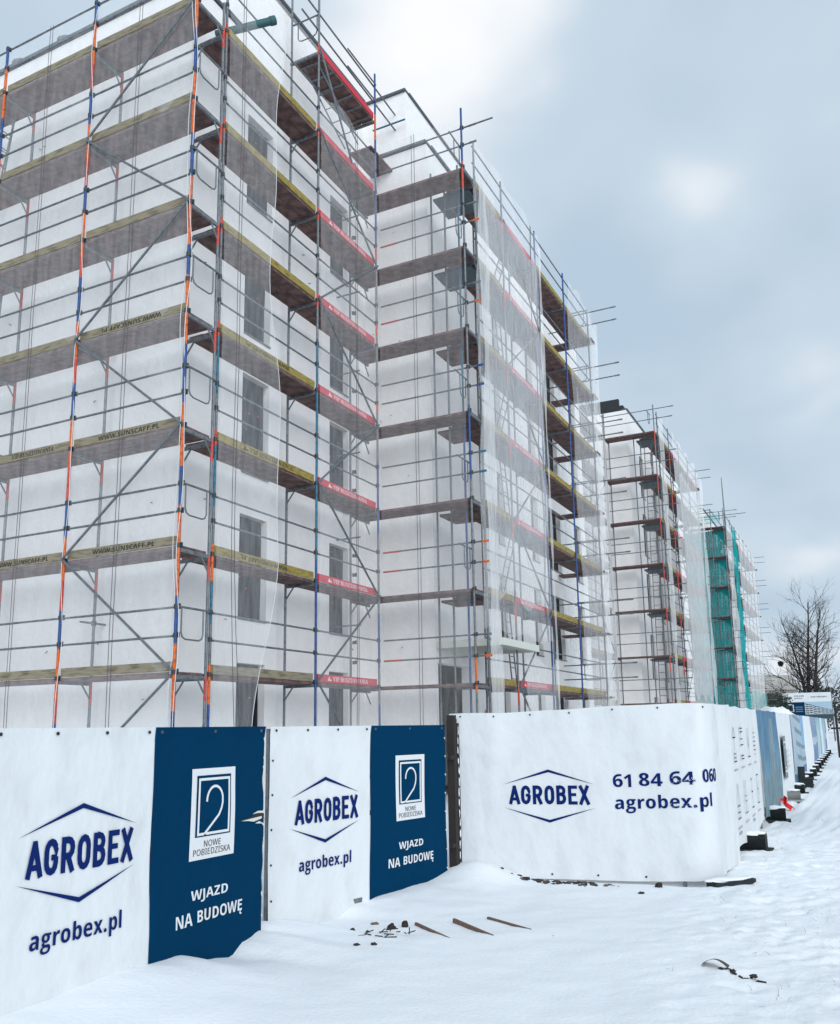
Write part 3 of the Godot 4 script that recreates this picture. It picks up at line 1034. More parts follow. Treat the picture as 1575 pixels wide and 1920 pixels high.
# ---------------------------------------------------------------- near scaffolds
func build_near_scaffolds() -> void:
	var sun_scaff := "WWW.SUNSCAFF.PL"
	var vip := "VIP RUSZTOWANIA"
	# gable: local x runs towards the street corner
	var za := -17.0
	var fr := [0.0, 2.5, 5.0, 7.54]
	var br := []
	var x0: float = fr[2]
	var x1: float = fr[3]
	br.append([x0, 0.7, x1, lev(1) - 0.05])
	for k in range(1, 7):
		if k % 2 == 1:
			br.append([x1, lev(k), x0, lev(k + 1)])
		else:
			br.append([x0, lev(k), x1, lev(k + 1)])
	var a := scaffold("gable end scaffold with orange and blue painted poles and lettered toe boards", Vector3(10.41, 0, za), -PI / 2, {
		"frames": fr, "near": true, "outer": ["painted", "painted", "faded", "painted"], "inner": ["galv_tip"], "radius": 0.027, "top": 15.85, "tops": [15.9, 15.85, 16.7, 16.8], "inner_top": 15.3,
		"deck": func(_b: int, _k: int) -> String: return "deck",
		"toe": func(b: int, k: int) -> String: return "toe_wood",
		"say": func(b: int, k: int) -> Array:
			if b == 2 and k in [2, 3]:
				return [sun_scaff, 0.63, 1.38, false, "sans bold", "ink"]
			if b == 2 and k == 4:
				return [sun_scaff, 0.55, 1.4, true, "sans bold", "ink"]
			if b == 1 and k == 2:
				return [sun_scaff, 0.78, 1.3, false, "sans bold", "ink"]
			if b == 1 and k == 3:
				return [vip, 0.95, 1.1, false, "serif bold", "ink"]
			return [],
		"braces": br})
	for k in range(1, 8):
		hoop(a, 7.58, lev(k) + 1.0, 0.73)
	# tie tubes to the wall and cables along the painted poles
	for q in [[5.0, 3.78], [5.0, 9.0], [2.5, 7.2], [2.5, 13.2]]:
		rod(a, "wall_tie", Vector3(q[0] + 0.0, q[1], -0.42), Vector3(q[0] + 0.0, q[1], -1.0), 0.02, M.galv)
		rod(a, "coupler", Vector3(q[0], q[1] - 0.04, -0.73), Vector3(q[0], q[1] + 0.04, -0.73), 0.045, M.leaf_litter)
	for px in [[7.54, 0.05], [7.54, -0.05], [5.0, 0.045]]:
		var pts := []
		for i in 90:
			var y := 0.5 + i * 0.17
			pts.append(Vector3(px[0] + px[1] * (0.9 + 0.8 * sin(y * 1.9 + px[1] * 40.0)) , y, 0.03 + 0.02 * sin(y * 3.1)))
		part(a, "cable", tube_path(pts, 0.006, 4), M.white_cord)
	for i in 3:
		ladder(a, Vector3(1.55 + 0.25 * (i % 2), lev(2 + i * 2), -0.55), Vector3(2.1, lev(3 + i * 2) + 0.1, -0.42), Vector3(0, 0, 1))
	ladder(a, Vector3(1.5, lev(6), -0.5), Vector3(2.15, lev(7) + 0.2, -0.4), Vector3(0, 0, 1))
	ladder(a, Vector3(1.5, lev(4), -0.5), Vector3(2.15, lev(5) + 0.2, -0.4), Vector3(0, 0, 1))

	# recessed long wall
	var say_b := func(b: int, k: int) -> Array:
		if b == 0 and k in [2, 4]:
			return [sun_scaff, 0.78, 1.4, true, "sans bold", "ink"]
		if b == 0 and k == 3:
			return [vip, 0.98, 1.35, false, "serif bold", "ink", true]
		if b == 1 and k < 7:
			return [vip, 0.68, 1.4, false, "serif bold", "white_ink", true]
		return []
	var fb := [0.0, 3.12, 5.65]
	var bb := []
	for k in range(0, 7):
		var ya := 0.5 if k == 0 else lev(k)
		if k % 2 == 0:
			bb.append([fb[2] - 0.1, ya, fb[1], lev(k + 1)])
		else:
			bb.append([fb[1], ya, fb[2], lev(k + 1)])
	bb.append([fb[1], lev(8), fb[1] + 1.35, lev(7)])
	var bsc := scaffold("recessed wall scaffold with a teal blue pole and red lettered toe boards", Vector3(11.24, 0, -9.47), 0.0, {
		"frames": fb, "near": true, "outer": ["mixed", "half_blue", "inner_corner"], "inner": ["galv"], "tops": [16.9, 18.9, 18.05], "inner_top": 16.2,
		"deck": func(b: int, k: int) -> String: return "deck",
		"toe": func(b: int, k: int) -> String: return "toe_red" if b == 1 else ("toe_wood" if k == 1 else "toe_yellow"),
		"say": say_b, "braces": bb})
	# extra lift over the second bay: black deck, red board, double rails
	for q in 2:
		block(bsc, "deck_board", Vector3(4.4, lev(8) - 0.03, -0.2 - 0.33 * q), Vector3(2.45, 0.055, 0.31), M.deck)
	for q in 6:
		block(bsc, "deck_rib", Vector3(3.35 + q * 0.42, lev(8) - 0.075, -0.365), Vector3(0.05, 0.03, 0.62), M.galv)
	block(bsc, "toe_board", Vector3(4.4, lev(8) + 0.075, -0.045), Vector3(2.45, 0.15, 0.03), M.toe_red)
	for s in [0.55, 1.0]:
		rod(bsc, "guard_rail", Vector3(2.5, lev(8) + s, -0.04), Vector3(7.4, lev(8) + s - 0.12, -0.04), 0.021, M.galv)
	rod(bsc, "guard_rail", Vector3(4.3, lev(8) + 0.93, 0.03), Vector3(5.65, lev(8) + 0.93, 0.03), 0.019, M.galv)
	rod(bsc, "guard_rail", Vector3(4.3, lev(8) + 0.46, 0.03), Vector3(5.65, lev(8) + 0.46, 0.03), 0.019, M.galv)
	block(bsc, "transom", Vector3(3.12, lev(8) - 0.09, -0.36), Vector3(0.05, 0.06, 0.8), M.galv)
	block(bsc, "transom", Vector3(5.65, lev(8) - 0.09, -0.36), Vector3(0.05, 0.06, 0.7), M.galv)
	rod(bsc, "pole", Vector3(3.12, 15.0, -0.73), Vector3(3.12, 19.2, -0.73), 0.024, M.galv)
	hoop(bsc, 3.16, lev(8) + 0.95, 0.73)
	ladder(bsc, Vector3(3.3, lev(8) - 0.14, -0.33), Vector3(4.95, lev(7) + 0.85, -0.26), Vector3(0, 0, 1), "galv", 0.36)
	for q in 2:
		block(bsc, "deck_board", Vector3(6.25, lev(8) - 0.75, -0.25 - 0.32 * q), Vector3(1.25, 0.05, 0.3), M.deck)
	rod(bsc, "pole", Vector3(7.15, 16.6, -0.25), Vector3(7.15, 18.1, -0.25), 0.024, M.red_pole)
	rod(bsc, "wall_tie", Vector3(6.6, 17.3, -0.6), Vector3(6.6, 17.3, 0.35), 0.022, M.teal)
	for k in range(1, 7):
		rod(bsc, "wall_tie", Vector3(5.45, lev(k) + 1.35, -0.35), Vector3(5.45, lev(k) + 1.35, -1.0), 0.02, M.galv)

	# short return between recess and projecting bay
	var tips := [["galv", "orange"], ["orange", "orange"], ["teal", "teal"], ["blue", "blue"], ["galv", "orange"], ["galv", "orange"], ["galv", "galv"]]
	var csc := scaffold("narrow return scaffold with bare brown decks and orange rail ends over the canopy", Vector3(16.97, 0, -9.46), -PI / 2, {
		"frames": [-0.7, 2.27], "rail_before": -0.75, "near": true, "outer": ["none", "grey_blue"], "inner": ["none", "galv"], "top": 15.95, "tops": [15.9, 16.3],
		"deck": func(_b: int, _k: int) -> String: return "deck", "rail_beyond": 0.22,
		"tip": func(k: int, dy: float) -> String: return tips[k - 1][0 if dy > 0.8 else 1]})
	rod(csc, "guard_rail", Vector3(2.2, lev(7) + 1.0, -0.04), Vector3(3.05, lev(7) + 1.0, -0.04), 0.02, M.galv)
	rod(csc, "pole", Vector3(1.82, 0, -0.73), Vector3(1.82, 9.0, -0.73), 0.024, M.blue, true)
	rod(csc, "pole", Vector3(1.82, 9.0, -0.73), Vector3(1.82, 15.4, -0.73), 0.024, M.teal, true)
	rod(csc, "pole", Vector3(1.1, 0, -0.73), Vector3(1.1, 15.4, -0.73), 0.024, M.galv, true)
	for k in range(1, 8):
		if k != 1:
			hoop(csc, 1.95, lev(k) + 1.0, 0.73, -0.28)
		# platform between this scaffold and the street face, seen from below
		if k > 1:
			block(csc, "deck_board", Vector3(1.62, lev(k) - 0.12, -1.2), Vector3(0.95, 0.05, 0.9), M.deck_alu if k > 5 else M.deck)

	# street face of the projecting bay
	var fd := [0.0, 1.8, 4.42, 7.1, 9.85]
	var bd := []
	for k in range(0, 7):
		var ya := 0.5 if k == 0 else lev(k)
		if k % 2 == 1:
			bd.append([fd[1], ya, fd[2], lev(k + 1)])
		else:
			bd.append([fd[2], ya, fd[1], lev(k + 1)])
	var dsc := scaffold("street face scaffold behind the entrance canopy with ladders and yellow and red boards", Vector3(17.7, 0, -7.2), 0.0, {
		"frames": fd, "width": 0.8, "outer": ["galv", "galv_tip", "blue", "blue", "galv"], "inner": ["galv"], "top": 15.9,
		"deck": func(b: int, k: int) -> String: return "deck_alu" if b == 1 else "deck",
		"toe": func(b: int, k: int) -> String: return "toe_red" if b == 1 else "toe_yellow",
		"say": func(b: int, k: int) -> Array: return [vip, 0.7, 1.5, false, "serif bold", "white_ink", true] if b == 1 and k < 7 else [],
		"braces": bd})
	for k in range(1, 7):
		var fl := 1.0 if k % 2 == 0 else -1.0
		ladder(dsc, Vector3(3.1 - 0.5 * fl, lev(k), -0.75), Vector3(3.1 + 0.3 * fl, lev(k + 1) - 0.05, -0.6), Vector3(1, 0, 0))
	for k in range(1, 8):
		for dy in [0.55, 1.0]:
			rod(dsc, "end_rail", Vector3(9.9, lev(k) + dy, -2.1), Vector3(9.9, lev(k) + dy, 0.85), 0.02, M.galv)
			block(dsc, "rail_end", Vector3(9.9, lev(k) + dy, 0.9), Vector3(0.014, 0.05, 0.16), M.galv)
		block(dsc, "deck_board", Vector3(9.9, lev(k) - 0.06, -0.6), Vector3(0.5, 0.06, 1.5), M.deck)
		hoop(dsc, 9.7, lev(k) + 1.0, 0.8)

# ---------------------------------------------------------------- far scaffolds
func far_pair(x0: float, x_end: float, which: String, tipcol: String) -> void:
	# return face at x0 and street face behind it, plus the last bays of the recess before it
	scaffold("recess scaffold standing before the return of the %s block" % which, Vector3(x0 - 5.3, 0, -9.47), 0.0, {
		"frames": [0.0, 2.57, 5.2], "outer": ["galv"], "inner": ["galv"], "top": 15.9, "deck": func(_b: int, _k: int) -> String: return "deck",
		"toe": func(_b: int, k: int) -> String: return "toe_yellow" if k % 2 else "toe_wood", "braces": [[2.6, 2.8, 5.2, 4.8], [5.2, 4.8, 2.6, 6.8], [2.6, 6.8, 5.2, 8.8], [5.2, 8.8, 2.6, 10.8], [2.6, 10.8, 5.2, 12.8]]})
	var e := scaffold("return face scaffold of the %s block with rails jutting out to the street" % which, Vector3(x0, 0, -9.44), -PI / 2, {
		"frames": [0.0, 2.25], "outer": ["galv", tipcol], "inner": ["galv"], "top": 16.0,
		"deck": func(_b: int, _k: int) -> String: return "deck", "rail_beyond": 0.75, "uneven": true})
	rod(e, "pole", Vector3(1.15, 0, -0.73), Vector3(1.15, 15.0, -0.73), 0.024, M.galv)
	for k in range(1, 8):
		block(e, "deck_board", Vector3(1.75, lev(k) - 0.12, -1.35), Vector3(1.0, 0.05, 1.1), M.deck_alu)
		hoop(e, 1.95, lev(k) + 1.0, 0.73, -0.28)
		if k < 7:
			ladder(e, Vector3(1.6, lev(k), -1.4), Vector3(1.7, lev(k + 1), -1.1), Vector3(1, 0, 0), "galv", 0.3)
	var n := int(round((x_end - x0 - 0.75) / 2.57))
	var fd := []
	for i in n + 1:
		fd.append(i * 2.57)
	var bd := []
	for k in range(1, 7):
		bd.append([fd[1], lev(k), fd[2], lev(k + 1)] if k % 2 else [fd[2], lev(k), fd[1], lev(k + 1)])
	var d := scaffold("street face scaffold of the %s block" % which, Vector3(x0 + 0.75, 0, -7.2), 0.0, {
		"frames": fd, "width": 0.8, "outer": ["galv", tipcol, "galv"], "inner": ["galv"], "top": 15.9,
		"deck": func(b: int, _k: int) -> String: return "deck",
		"toe": func(b: int, k: int) -> String: return "toe_yellow" if b % 2 == 0 or k % 3 == 0 else "toe_red", "braces": bd})
	var xe: float = fd[-1]
	for k in range(1, 8):
		for dy in [0.55, 1.0]:
			rod(d, "end_rail", Vector3(xe + 0.05, lev(k) + dy, -2.0), Vector3(xe + 0.05, lev(k) + dy, 0.8), 0.02, M.galv)
		block(d, "deck_board", Vector3(xe + 0.05, lev(k) - 0.06, -0.6), Vector3(0.5, 0.06, 1.5), M.deck)

func build_far_scaffolds() -> void:
	far_pair(38.03, 49.1, "black topped", "grey_red")
	far_pair(59.6, 77.2, "green netted", "galv")
	# peak of tubes over the green netted corner
	var g := thing("scaffold", "tube frame raised above the corner of the green netting", "scaffold", Vector3(59.6, 0, -8.0), 0.0, "scaffolds along the buildings")
	rod(g, "pole", Vector3(0, 12.0, 0), Vector3(0, 16.05, 0), 0.03, M.galv)
	rod(g, "rail", Vector3(0, 16.0, 0), Vector3(0, 15.9, -1.6), 0.025, M.galv)
	rod(g, "rail", Vector3(0, 16.0, 0), Vector3(0, 14.6, 0.8), 0.025, M.galv)
	rod(g, "pole", Vector3(0.4, 14.6, 0.85), Vector3(0.4, 18.2, 0.85), 0.025, M.galv)
	rod(g, "pole", Vector3(0.9, 14.6, 0.85), Vector3(0.9, 18.0, 0.8), 0.025, M.galv)
	rod(g, "rail", Vector3(0.4, 15.6, -1.5), Vector3(0.4, 15.6, 2.2), 0.022, M.galv)

# ---------------------------------------------------------------- nets
func build_nets() -> void:
	net("safety_net", "white debris net over the gable end scaffold with two corded seams", Vector2(10.45, -17.2), Vector2(10.45, -9.5), 0.7, 15.85, "net_fine", {"amp": 0.02, "seed": 2.0, "seams": [3.95, 6.35]})
	net("safety_net", "white debris net with a loose hanging edge beside the unnetted yellow boards", Vector2(11.3, -9.43), Vector2(12.86, -9.43), 1.6, 16.4, "net_fine", {"amp": 0.025, "seed": 5.0, "edge": 0.3, "hem": true, "seams": [0.4], "loose": 0.25})
	net("safety_net", "white debris net hung over the red lettered toe boards", Vector2(14.4, -9.43), Vector2(16.9, -9.43), 0.6, 15.95, "net_fine", {"amp": 0.03, "seed": 8.0, "ragged": 0.3, "seams": [1.5]})
	net("safety_net", "thin white net across the narrow return over the canopy", Vector2(16.925, -9.4), Vector2(16.925, -7.25), 0.7, 16.0, "net_light", {"amp": 0.015, "seed": 4.0, "seams": [0.95]})
	net("safety_net", "gathered white net hanging as a thick fold at the canopy corner", Vector2(17.5, -7.08), Vector2(18.25, -7.06), 1.4, 14.9, "net_dense", {"amp": 0.09, "seed": 1.3, "pinch": 0.55})
	net("safety_net", "white net over the ladder bay above the entrance canopy", Vector2(17.3, -7.1), Vector2(22.15, -7.12), 3.9, 15.9, "net", {"amp": 0.11, "seed": 6.0, "ragged": 0.2, "seams": [4.3]})
	net("safety_net", "torn lower strip of white net below the entrance canopy", Vector2(19.9, -7.1), Vector2(22.3, -7.1), 0.7, 3.6, "net", {"amp": 0.08, "seed": 3.0, "ragged": 0.3})
	net("safety_net", "rolled white net hanging as a narrow fold by the open yellow boards", Vector2(21.95, -7.06), Vector2(22.3, -7.06), 1.0, 15.4, "net_dense", {"amp": 0.06, "seed": 2.3, "pinch": 0.4})
	net("safety_net", "white net over the last bay of the street face scaffold", Vector2(24.9, -7.12), Vector2(27.7, -7.1), 0.8, 15.9, "net", {"amp": 0.12, "seed": 7.0, "ragged": 0.3, "edge": 0.1})
	net("safety_net", "gathered white net fold at the far end of the street face", Vector2(27.2, -7.05), Vector2(27.95, -7.02), 1.0, 15.4, "net_dense", {"amp": 0.1, "seed": 3.7, "pinch": 0.6})
	net("safety_net", "white net closing the far end of the street face scaffold", Vector2(27.75, -8.4), Vector2(27.75, -7.1), 1.0, 15.9, "net", {"amp": 0.04, "seed": 1.9})
	net("safety_net", "second crumpled layer of white net over the ladder bay", Vector2(17.9, -7.02), Vector2(21.6, -7.05), 4.6, 14.9, "net", {"amp": 0.14, "seed": 11.0, "ragged": 0.5})
	# second block
	net("safety_net", "white net over the recess before the black topped block", Vector2(33.0, -9.4), Vector2(37.9, -9.4), 0.8, 15.6, "net", {"amp": 0.06, "seed": 9.0, "ragged": 0.2})
	net("safety_net", "narrow white net fold at the recess of the black topped block", Vector2(37.4, -9.36), Vector2(37.95, -9.36), 2.0, 14.6, "net_dense", {"amp": 0.06, "seed": 9.4, "pinch": 0.5})
	net("safety_net", "gathered white net fold at the corner of the black topped block", Vector2(38.5, -7.08), Vector2(39.4, -7.08), 1.0, 15.6, "net_dense", {"amp": 0.08, "seed": 4.1, "pinch": 0.6})
	net("safety_net", "thin white net over the street face of the black topped block", Vector2(41.8, -7.1), Vector2(49.1, -7.1), 0.9, 15.9, "net_dense", {"amp": 0.06, "seed": 5.2, "ragged": 0.3})
	net("safety_net", "second layer of white net billowing over the street face of the black topped block", Vector2(42.5, -7.0), Vector2(49.2, -6.98), 3.0, 14.2, "net", {"amp": 0.09, "seed": 8.2, "ragged": 0.4})
	net("safety_net", "white net fold at the far end of the black topped block", Vector2(48.6, -7.0), Vector2(49.4, -6.95), 1.6, 15.3, "net_dense", {"amp": 0.08, "seed": 6.1, "pinch": 0.6})
	# green block
	net("safety_net", "green net stretched over the return face of the last block", Vector2(60.45, -10.3), Vector2(60.45, -7.3), 0.6, 14.7, "net_green", {"amp": 0.03, "seed": 2.1})
	net("safety_net", "pale green net over the top lift of the last block", Vector2(59.55, -9.6), Vector2(59.55, -7.4), 14.7, 15.9, "net_green_thin", {"amp": 0.05, "seed": 3.1, "ragged": 0.6})
	net("safety_net", "white net strip down the corner of the green netted block", Vector2(59.7, -7.1), Vector2(62.6, -7.08), 1.6, 15.2, "net_dense", {"amp": 0.1, "seed": 1.1, "pinch": 0.85})
	net("safety_net", "green net strip beside the white one on the street side", Vector2(62.5, -7.1), Vector2(65.2, -7.1), 0.6, 15.4, "net_green", {"amp": 0.12, "seed": 7.7})
	net("safety_net", "white net over the far street side of the green netted block", Vector2(66.4, -7.1), Vector2(77.4, -7.1), 1.6, 15.8, "net_dense", {"amp": 0.08, "seed": 4.4, "ragged": 0.3})
	net("safety_net", "low green net at the foot of the far white net", Vector2(65.5, -7.0), Vector2(77.4, -7.0), 0.5, 4.2, "net_green_thin", {"amp": 0.06, "seed": 4.9})

# ---------------------------------------------------------------- gates
func chevron(c: Vector2, w: float, h: float, s: float) -> PackedVector2Array:
	# a tapering chevron above (s = 1) or below (s = -1) the name
	var out := PackedVector2Array()
	var apex := c + Vector2(0, s * h / 2)
	var inner := apex - Vector2(0, s * 0.034)
	for side in [-1.0, 1.0]:
		var tip := c + Vector2(side * w / 2, s * (h / 2 - 0.187))
		out.append_array(PackedVector2Array([apex, tip, inner]))
	return out

func print_on(parent: Node, called: String, tris: PackedVector2Array, f: Callable, m: String) -> void:
	part(parent, called, flat_mesh(tris, f), M[m])

func wrinkle(u: float, v: float, ph: float, pitch: float) -> float:
	# pull folds that fan down from the top eyelets, and a few slack creases
	var e := fposmod(u - 0.07, pitch) / pitch
	var fan := absf(e - 0.5) * 2.0
	var a := 0.006 * pow(fan, 3.0) * smoothstep(1.35, 1.86, v)
	var c := sin((u * 0.8 + v * 1.1) * 7.0 + ph + sin(u * 3.0 + v * 2.0))
	a += 0.0035 * pow(maxf(c, 0.0), 5.0) * (0.4 + 0.6 * sin(u * 2.1 + ph))
	a += 0.003 * sin(u * 17.0 + sin(v * 3.0 + ph) * 1.5) * smoothstep(0.6, 0.0, v)
	return a

func gate_leaf(label: String, at: Vector3, turn: float, torn: bool) -> void:
	var o := thing("site_gate", label, "gate", at, turn, "two leaves of the site gate")
	var w := 2.9
	# steel frame behind the banners
	for y in [0.06, 0.95, 1.85]:
		block(o, "frame_rail", Vector3(w / 2, y, -0.035), Vector3(w - 0.08, 0.05, 0.04), M.galv)
	for x in [0.025, 1.48, w - 0.025]:
		block(o, "frame_post", Vector3(x, 0.955, -0.035), Vector3(0.05, 1.85, 0.04), M.galv)
	var ph := at.x
	var surf := func(u: float, v: float, lift: float) -> Vector3:
		var k := sin(clampf(u / w, 0, 1) * PI)
		return Vector3(u, v, 0.0 + lift + 0.012 * k * sin(u * 3.1 + ph + v * 1.1) + 0.005 * sin(v * 5.0 + u * 2.0 + ph) + 0.012 * smoothstep(1.80, 1.9, v) + wrinkle(u, v, ph, 0.485))
	var halves := [[0.0, 1.485, "banner"], [1.485, w, "navy"]]
	for hh in halves:
		var x0: float = hh[0]
		var x1: float = hh[1]
		var skin := func(u: float, v: float) -> Vector3:
			var uu := lerpf(x0, x1, u)
			var edge := 0.0
			if torn and x1 == w and u > 0.93:
				edge = -0.02 * maxf(0.0, sin(v * 31.0) * sin(v * 13.0 + 1.0)) * (u - 0.93) / 0.07
			if x1 < w and u > 0.95:
				edge = 0.006 * sin(v * 9.0)
			return surf.call(uu + edge, lerpf(-0.12, 1.9, v), 0.004 if x1 == w else 0.0)
		var bn := part(o, "banner", sheet(skin, 36, 44), M[hh[2]])
		if hh[2] == "navy":
			bn.set_meta("label", "navy blue banner with a numeral card and white lettering")
		# hem and eyelets
		for e in 4 if x0 == 0.0 else 3:
			var ex := x0 + 0.07 + e * (x1 - x0 - 0.14) / (3.0 if x0 == 0.0 else 2.0)
			var p: Vector3 = surf.call(ex, 1.862, 0.006)
			rod(bn, "eyelet", p, p + Vector3(0, 0, 0.006), 0.013, M.eyelet if x0 == 0.0 else M.galv)
			rod(bn, "eyelet_hole", p + Vector3(0, 0, 0.006), p + Vector3(0, 0, 0.008), 0.006, M.ink)
		var on := func(u: float, v: float) -> Vector3: return surf.call(u, v, 0.009)
		var on2 := func(u: float, v: float) -> Vector3: return surf.call(u, v, 0.012)
		var on3 := func(u: float, v: float) -> Vector3: return surf.call(u, v, 0.015)
		if hh[2] == "banner":
			for s in [1.0, -1.0]:
				print_on(bn, "logo_chevron", chevron(Vector2(0.79, 1.045), 1.04, 0.665, s), on, "logo_blue")
			print_on(bn, "logo_lettering", logo_word(Rect2(0.345, 0.925, 0.935, 0.238)), on, "logo_blue")
			print_on(bn, "web_address", text_tris("agrobex.pl", "sans bold", Rect2(0.405, 0.43, 0.785, 0.165)), on, "logo_blue")
			for e in 5:
				var p: Vector3 = surf.call(0.035, 0.25 + e * 0.33, 0.004)
				rod(bn, "eyelet", p, p + Vector3(0, 0, 0.006), 0.011, M.eyelet)
		else:
			print_on(bn, "card", rect_tris(1.925, 0.825, 2.475, 1.557), on, "banner_print_white")
			print_on(bn, "card_field", rect_tris(1.982, 1.005, 2.415, 1.5), on2, "navy")
			# fine white line with a gap where the numeral's foot runs into it
			var line := ribbon([Vector2(2.085, 1.027), Vector2(2.012, 1.027), Vector2(2.012, 1.468), Vector2(2.388, 1.468), Vector2(2.388, 1.027), Vector2(2.11, 1.027)], 0.021)
			print_on(bn, "card_line", line, on3, "banner_print_white")
			var two := [Vector2(2.105, 1.285)] + arc(Vector2(2.205, 1.295), 0.098, 0.112, 180, 10, 14) + [Vector2(2.302, 1.265), Vector2(2.29, 1.22), Vector2(2.262, 1.17), Vector2(2.09, 1.027)]
			print_on(bn, "numeral", ribbon(two, 0.021), on3, "banner_print_white")
			print_on(bn, "card_lettering", text_tris("NOWE", "sans", Rect2(2.095, 0.922, 0.205, 0.05)), on2, "ink")
			print_on(bn, "card_lettering", text_tris("POBIEDZISKA", "sans", Rect2(1.97, 0.858, 0.455, 0.05)), on2, "ink")
			print_on(bn, "entrance_lettering", text_tris("WJAZD", "sans bold", Rect2(1.96, 0.492, 0.46, 0.1)), on, "banner_print_white")
			print_on(bn, "entrance_lettering", text_tris("NA", "sans bold", Rect2(1.785, 0.328, 0.2, 0.1)), on, "banner_print_white")
			print_on(bn, "entrance_lettering", text_tris("BUDOWĘ", "sans bold", Rect2(2.045, 0.305, 0.57, 0.124)), on, "banner_print_white")
			if torn:
				print_on(bn, "tear", fan_tris([Vector2(2.5, 1.085), Vector2(2.7, 1.105), Vector2(2.8, 1.135), Vector2(2.9, 1.13), Vector2(2.9, 1.075), Vector2(2.78, 1.055), Vector2(2.7, 1.08)]), on, "ink")
				print_on(bn, "tear", fan_tris([Vector2(2.56, 1.083), Vector2(2.7, 1.092), Vector2(2.86, 1.10), Vector2(2.86, 1.08), Vector2(2.74, 1.062), Vector2(2.66, 1.075)]), on2, "banner_thread")
				print_on(bn, "tear", fan_tris([Vector2(2.72, 1.128), Vector2(2.8, 1.15), Vector2(2.9, 1.145), Vector2(2.9, 1.125), Vector2(2.8, 1.132)]), on2, "banner_thread")
				print_on(bn, "tear", fan_tris([Vector2(2.76, 1.045), Vector2(2.82, 1.06), Vector2(2.9, 1.03), Vector2(2.9, 1.0), Vector2(2.86, 1.035)]), on2, "banner_thread")
				var rr := RandomNumberGenerator.new()
				rr.seed = 8
				for e in 16:
					var y := rr.randf_range(0.15, 1.86)
					var s := rr.randf_range(0.012, 0.04)
					print_on(bn, "frayed_edge", fan_tris([Vector2(2.9, y), Vector2(2.9, y + s * 1.6), Vector2(2.9 - s * 0.6, y + s * 1.1), Vector2(2.9 - s * 0.35, y + s * 0.2)]), on2, "banner_thread")
			else:
				for e in 8:
					var y := 0.18 + e * 0.22
					print_on(bn, "frayed_edge", fan_tris([Vector2(2.895, y), Vector2(2.895, y + 0.03), Vector2(2.868, y + 0.024)]), on2, "banner_thread")

func build_gates() -> void:
	gate_leaf("gate leaf with a torn frayed navy banner edge", Vector3(3.83, 0, -5.0), 0.0, true)
	gate_leaf("gate leaf hinged to the dark gate post, its navy banner whole", Vector3(7.2, 0, -5.28), -atan(0.2), false)
	var p := thing("gate_post", "dark rusty steel gate posts with snow between the gate and the white fence", "post", Vector3(10.2, 0, -4.68))
	block(p, "post", Vector3(0.0, 0.98, 0.0), Vector3(0.09, 1.96, 0.1), M.rust_post)
	block(p, "post", Vector3(0.14, 0.96, 0.0), Vector3(0.045, 1.92, 0.06), M.rust_post)
	block(p, "cap", Vector3(0.0, 1.99, 0.0), Vector3(0.09, 0.06, 0.09), M.rust_post)
	for i in 14:
		part(p, "snow_cling", lump(Vector3(0.009, 0.045, 0.006), i, 0.6, 6), M.snow, Transform3D(Basis(), Vector3(0.045 + 0.012 * sin(i * 5.0), 0.2 + i * 0.125, 0.065)))
	for y in [0.45, 1.5]:
		block(p, "hinge", Vector3(-0.1, y, 0.03), Vector3(0.12, 0.05, 0.05), M.rust_post)

# ---------------------------------------------------------------- front fence with the wrapped banner
var fpath := []
var flen := []

func fence_path() -> void:
	fpath = [Vector2(10.85, -4.95), Vector2(11.33, -2.02)]
	for k in range(1, 9):
		var a := k / 8.0
		fpath.append(Vector2(11.33, -2.02) * (1 - a) * (1 - a) + Vector2(11.375, -1.76) * 2 * a * (1 - a) + Vector2(11.75, -1.75) * a * a)
	fpath.append(Vector2(13.1, -1.76))
	flen = [0.0]
	for i in fpath.size() - 1:
		flen.append(flen[-1] + fpath[i].distance_to(fpath[i + 1]))

func on_path(s: float) -> Array:
	for i in fpath.size() - 1:
		if s <= flen[i + 1] or i == fpath.size() - 2:
			var t: float = (s - flen[i]) / (flen[i + 1] - flen[i])
			var d: Vector2 = (fpath[i + 1] - fpath[i]).normalized()
			return [fpath[i].lerp(fpath[i + 1], t), Vector2(-d.y, d.x)]
	return []

func front_surface(s: float, v: float, lift: float) -> Vector3:
	var q := on_path(s)
	var p: Vector2 = q[0]
	var n: Vector2 = (q[1] as Vector2)
	if n.dot(-p) < 0:
		n = -n
	var k := smoothstep(0.0, 0.5, s) * smoothstep(4.8, 4.0, s)
	var off := lift + 0.018 * sin(s * 2.3 + v * 0.7) * k + 0.02 * exp(-pow((s - 0.25) / 0.13, 2.0)) * sin(v * 1.7 + 0.6) + 0.01 * sin(s * 6.0 + v * 2.4 + 1.0) * (0.4 + 0.6 * v / 2.1) + 0.012 * exp(-pow((s - 0.5) / 0.1, 2.0)) + 0.02 * exp(-pow((s - 3.15) / 0.09, 2.0)) * smoothstep(0.6, 2.0, v)
	off += wrinkle(s, v, 1.0, 0.52) * 1.4 + 0.06 * smoothstep(3.8, 4.6, s)
	off += 0.02 * exp(-(pow((s - 2.9) / 0.18, 2.0) + pow((v - 0.22) / 0.12, 2.0)))
	return Vector3(p.x + n.x * off, v, p.y + n.y * off)

func front_top(s: float) -> float:
	return 2.05 + 0.065 * smoothstep(0.6, 2.7, s) + 0.004 * sin(s * 7.0)

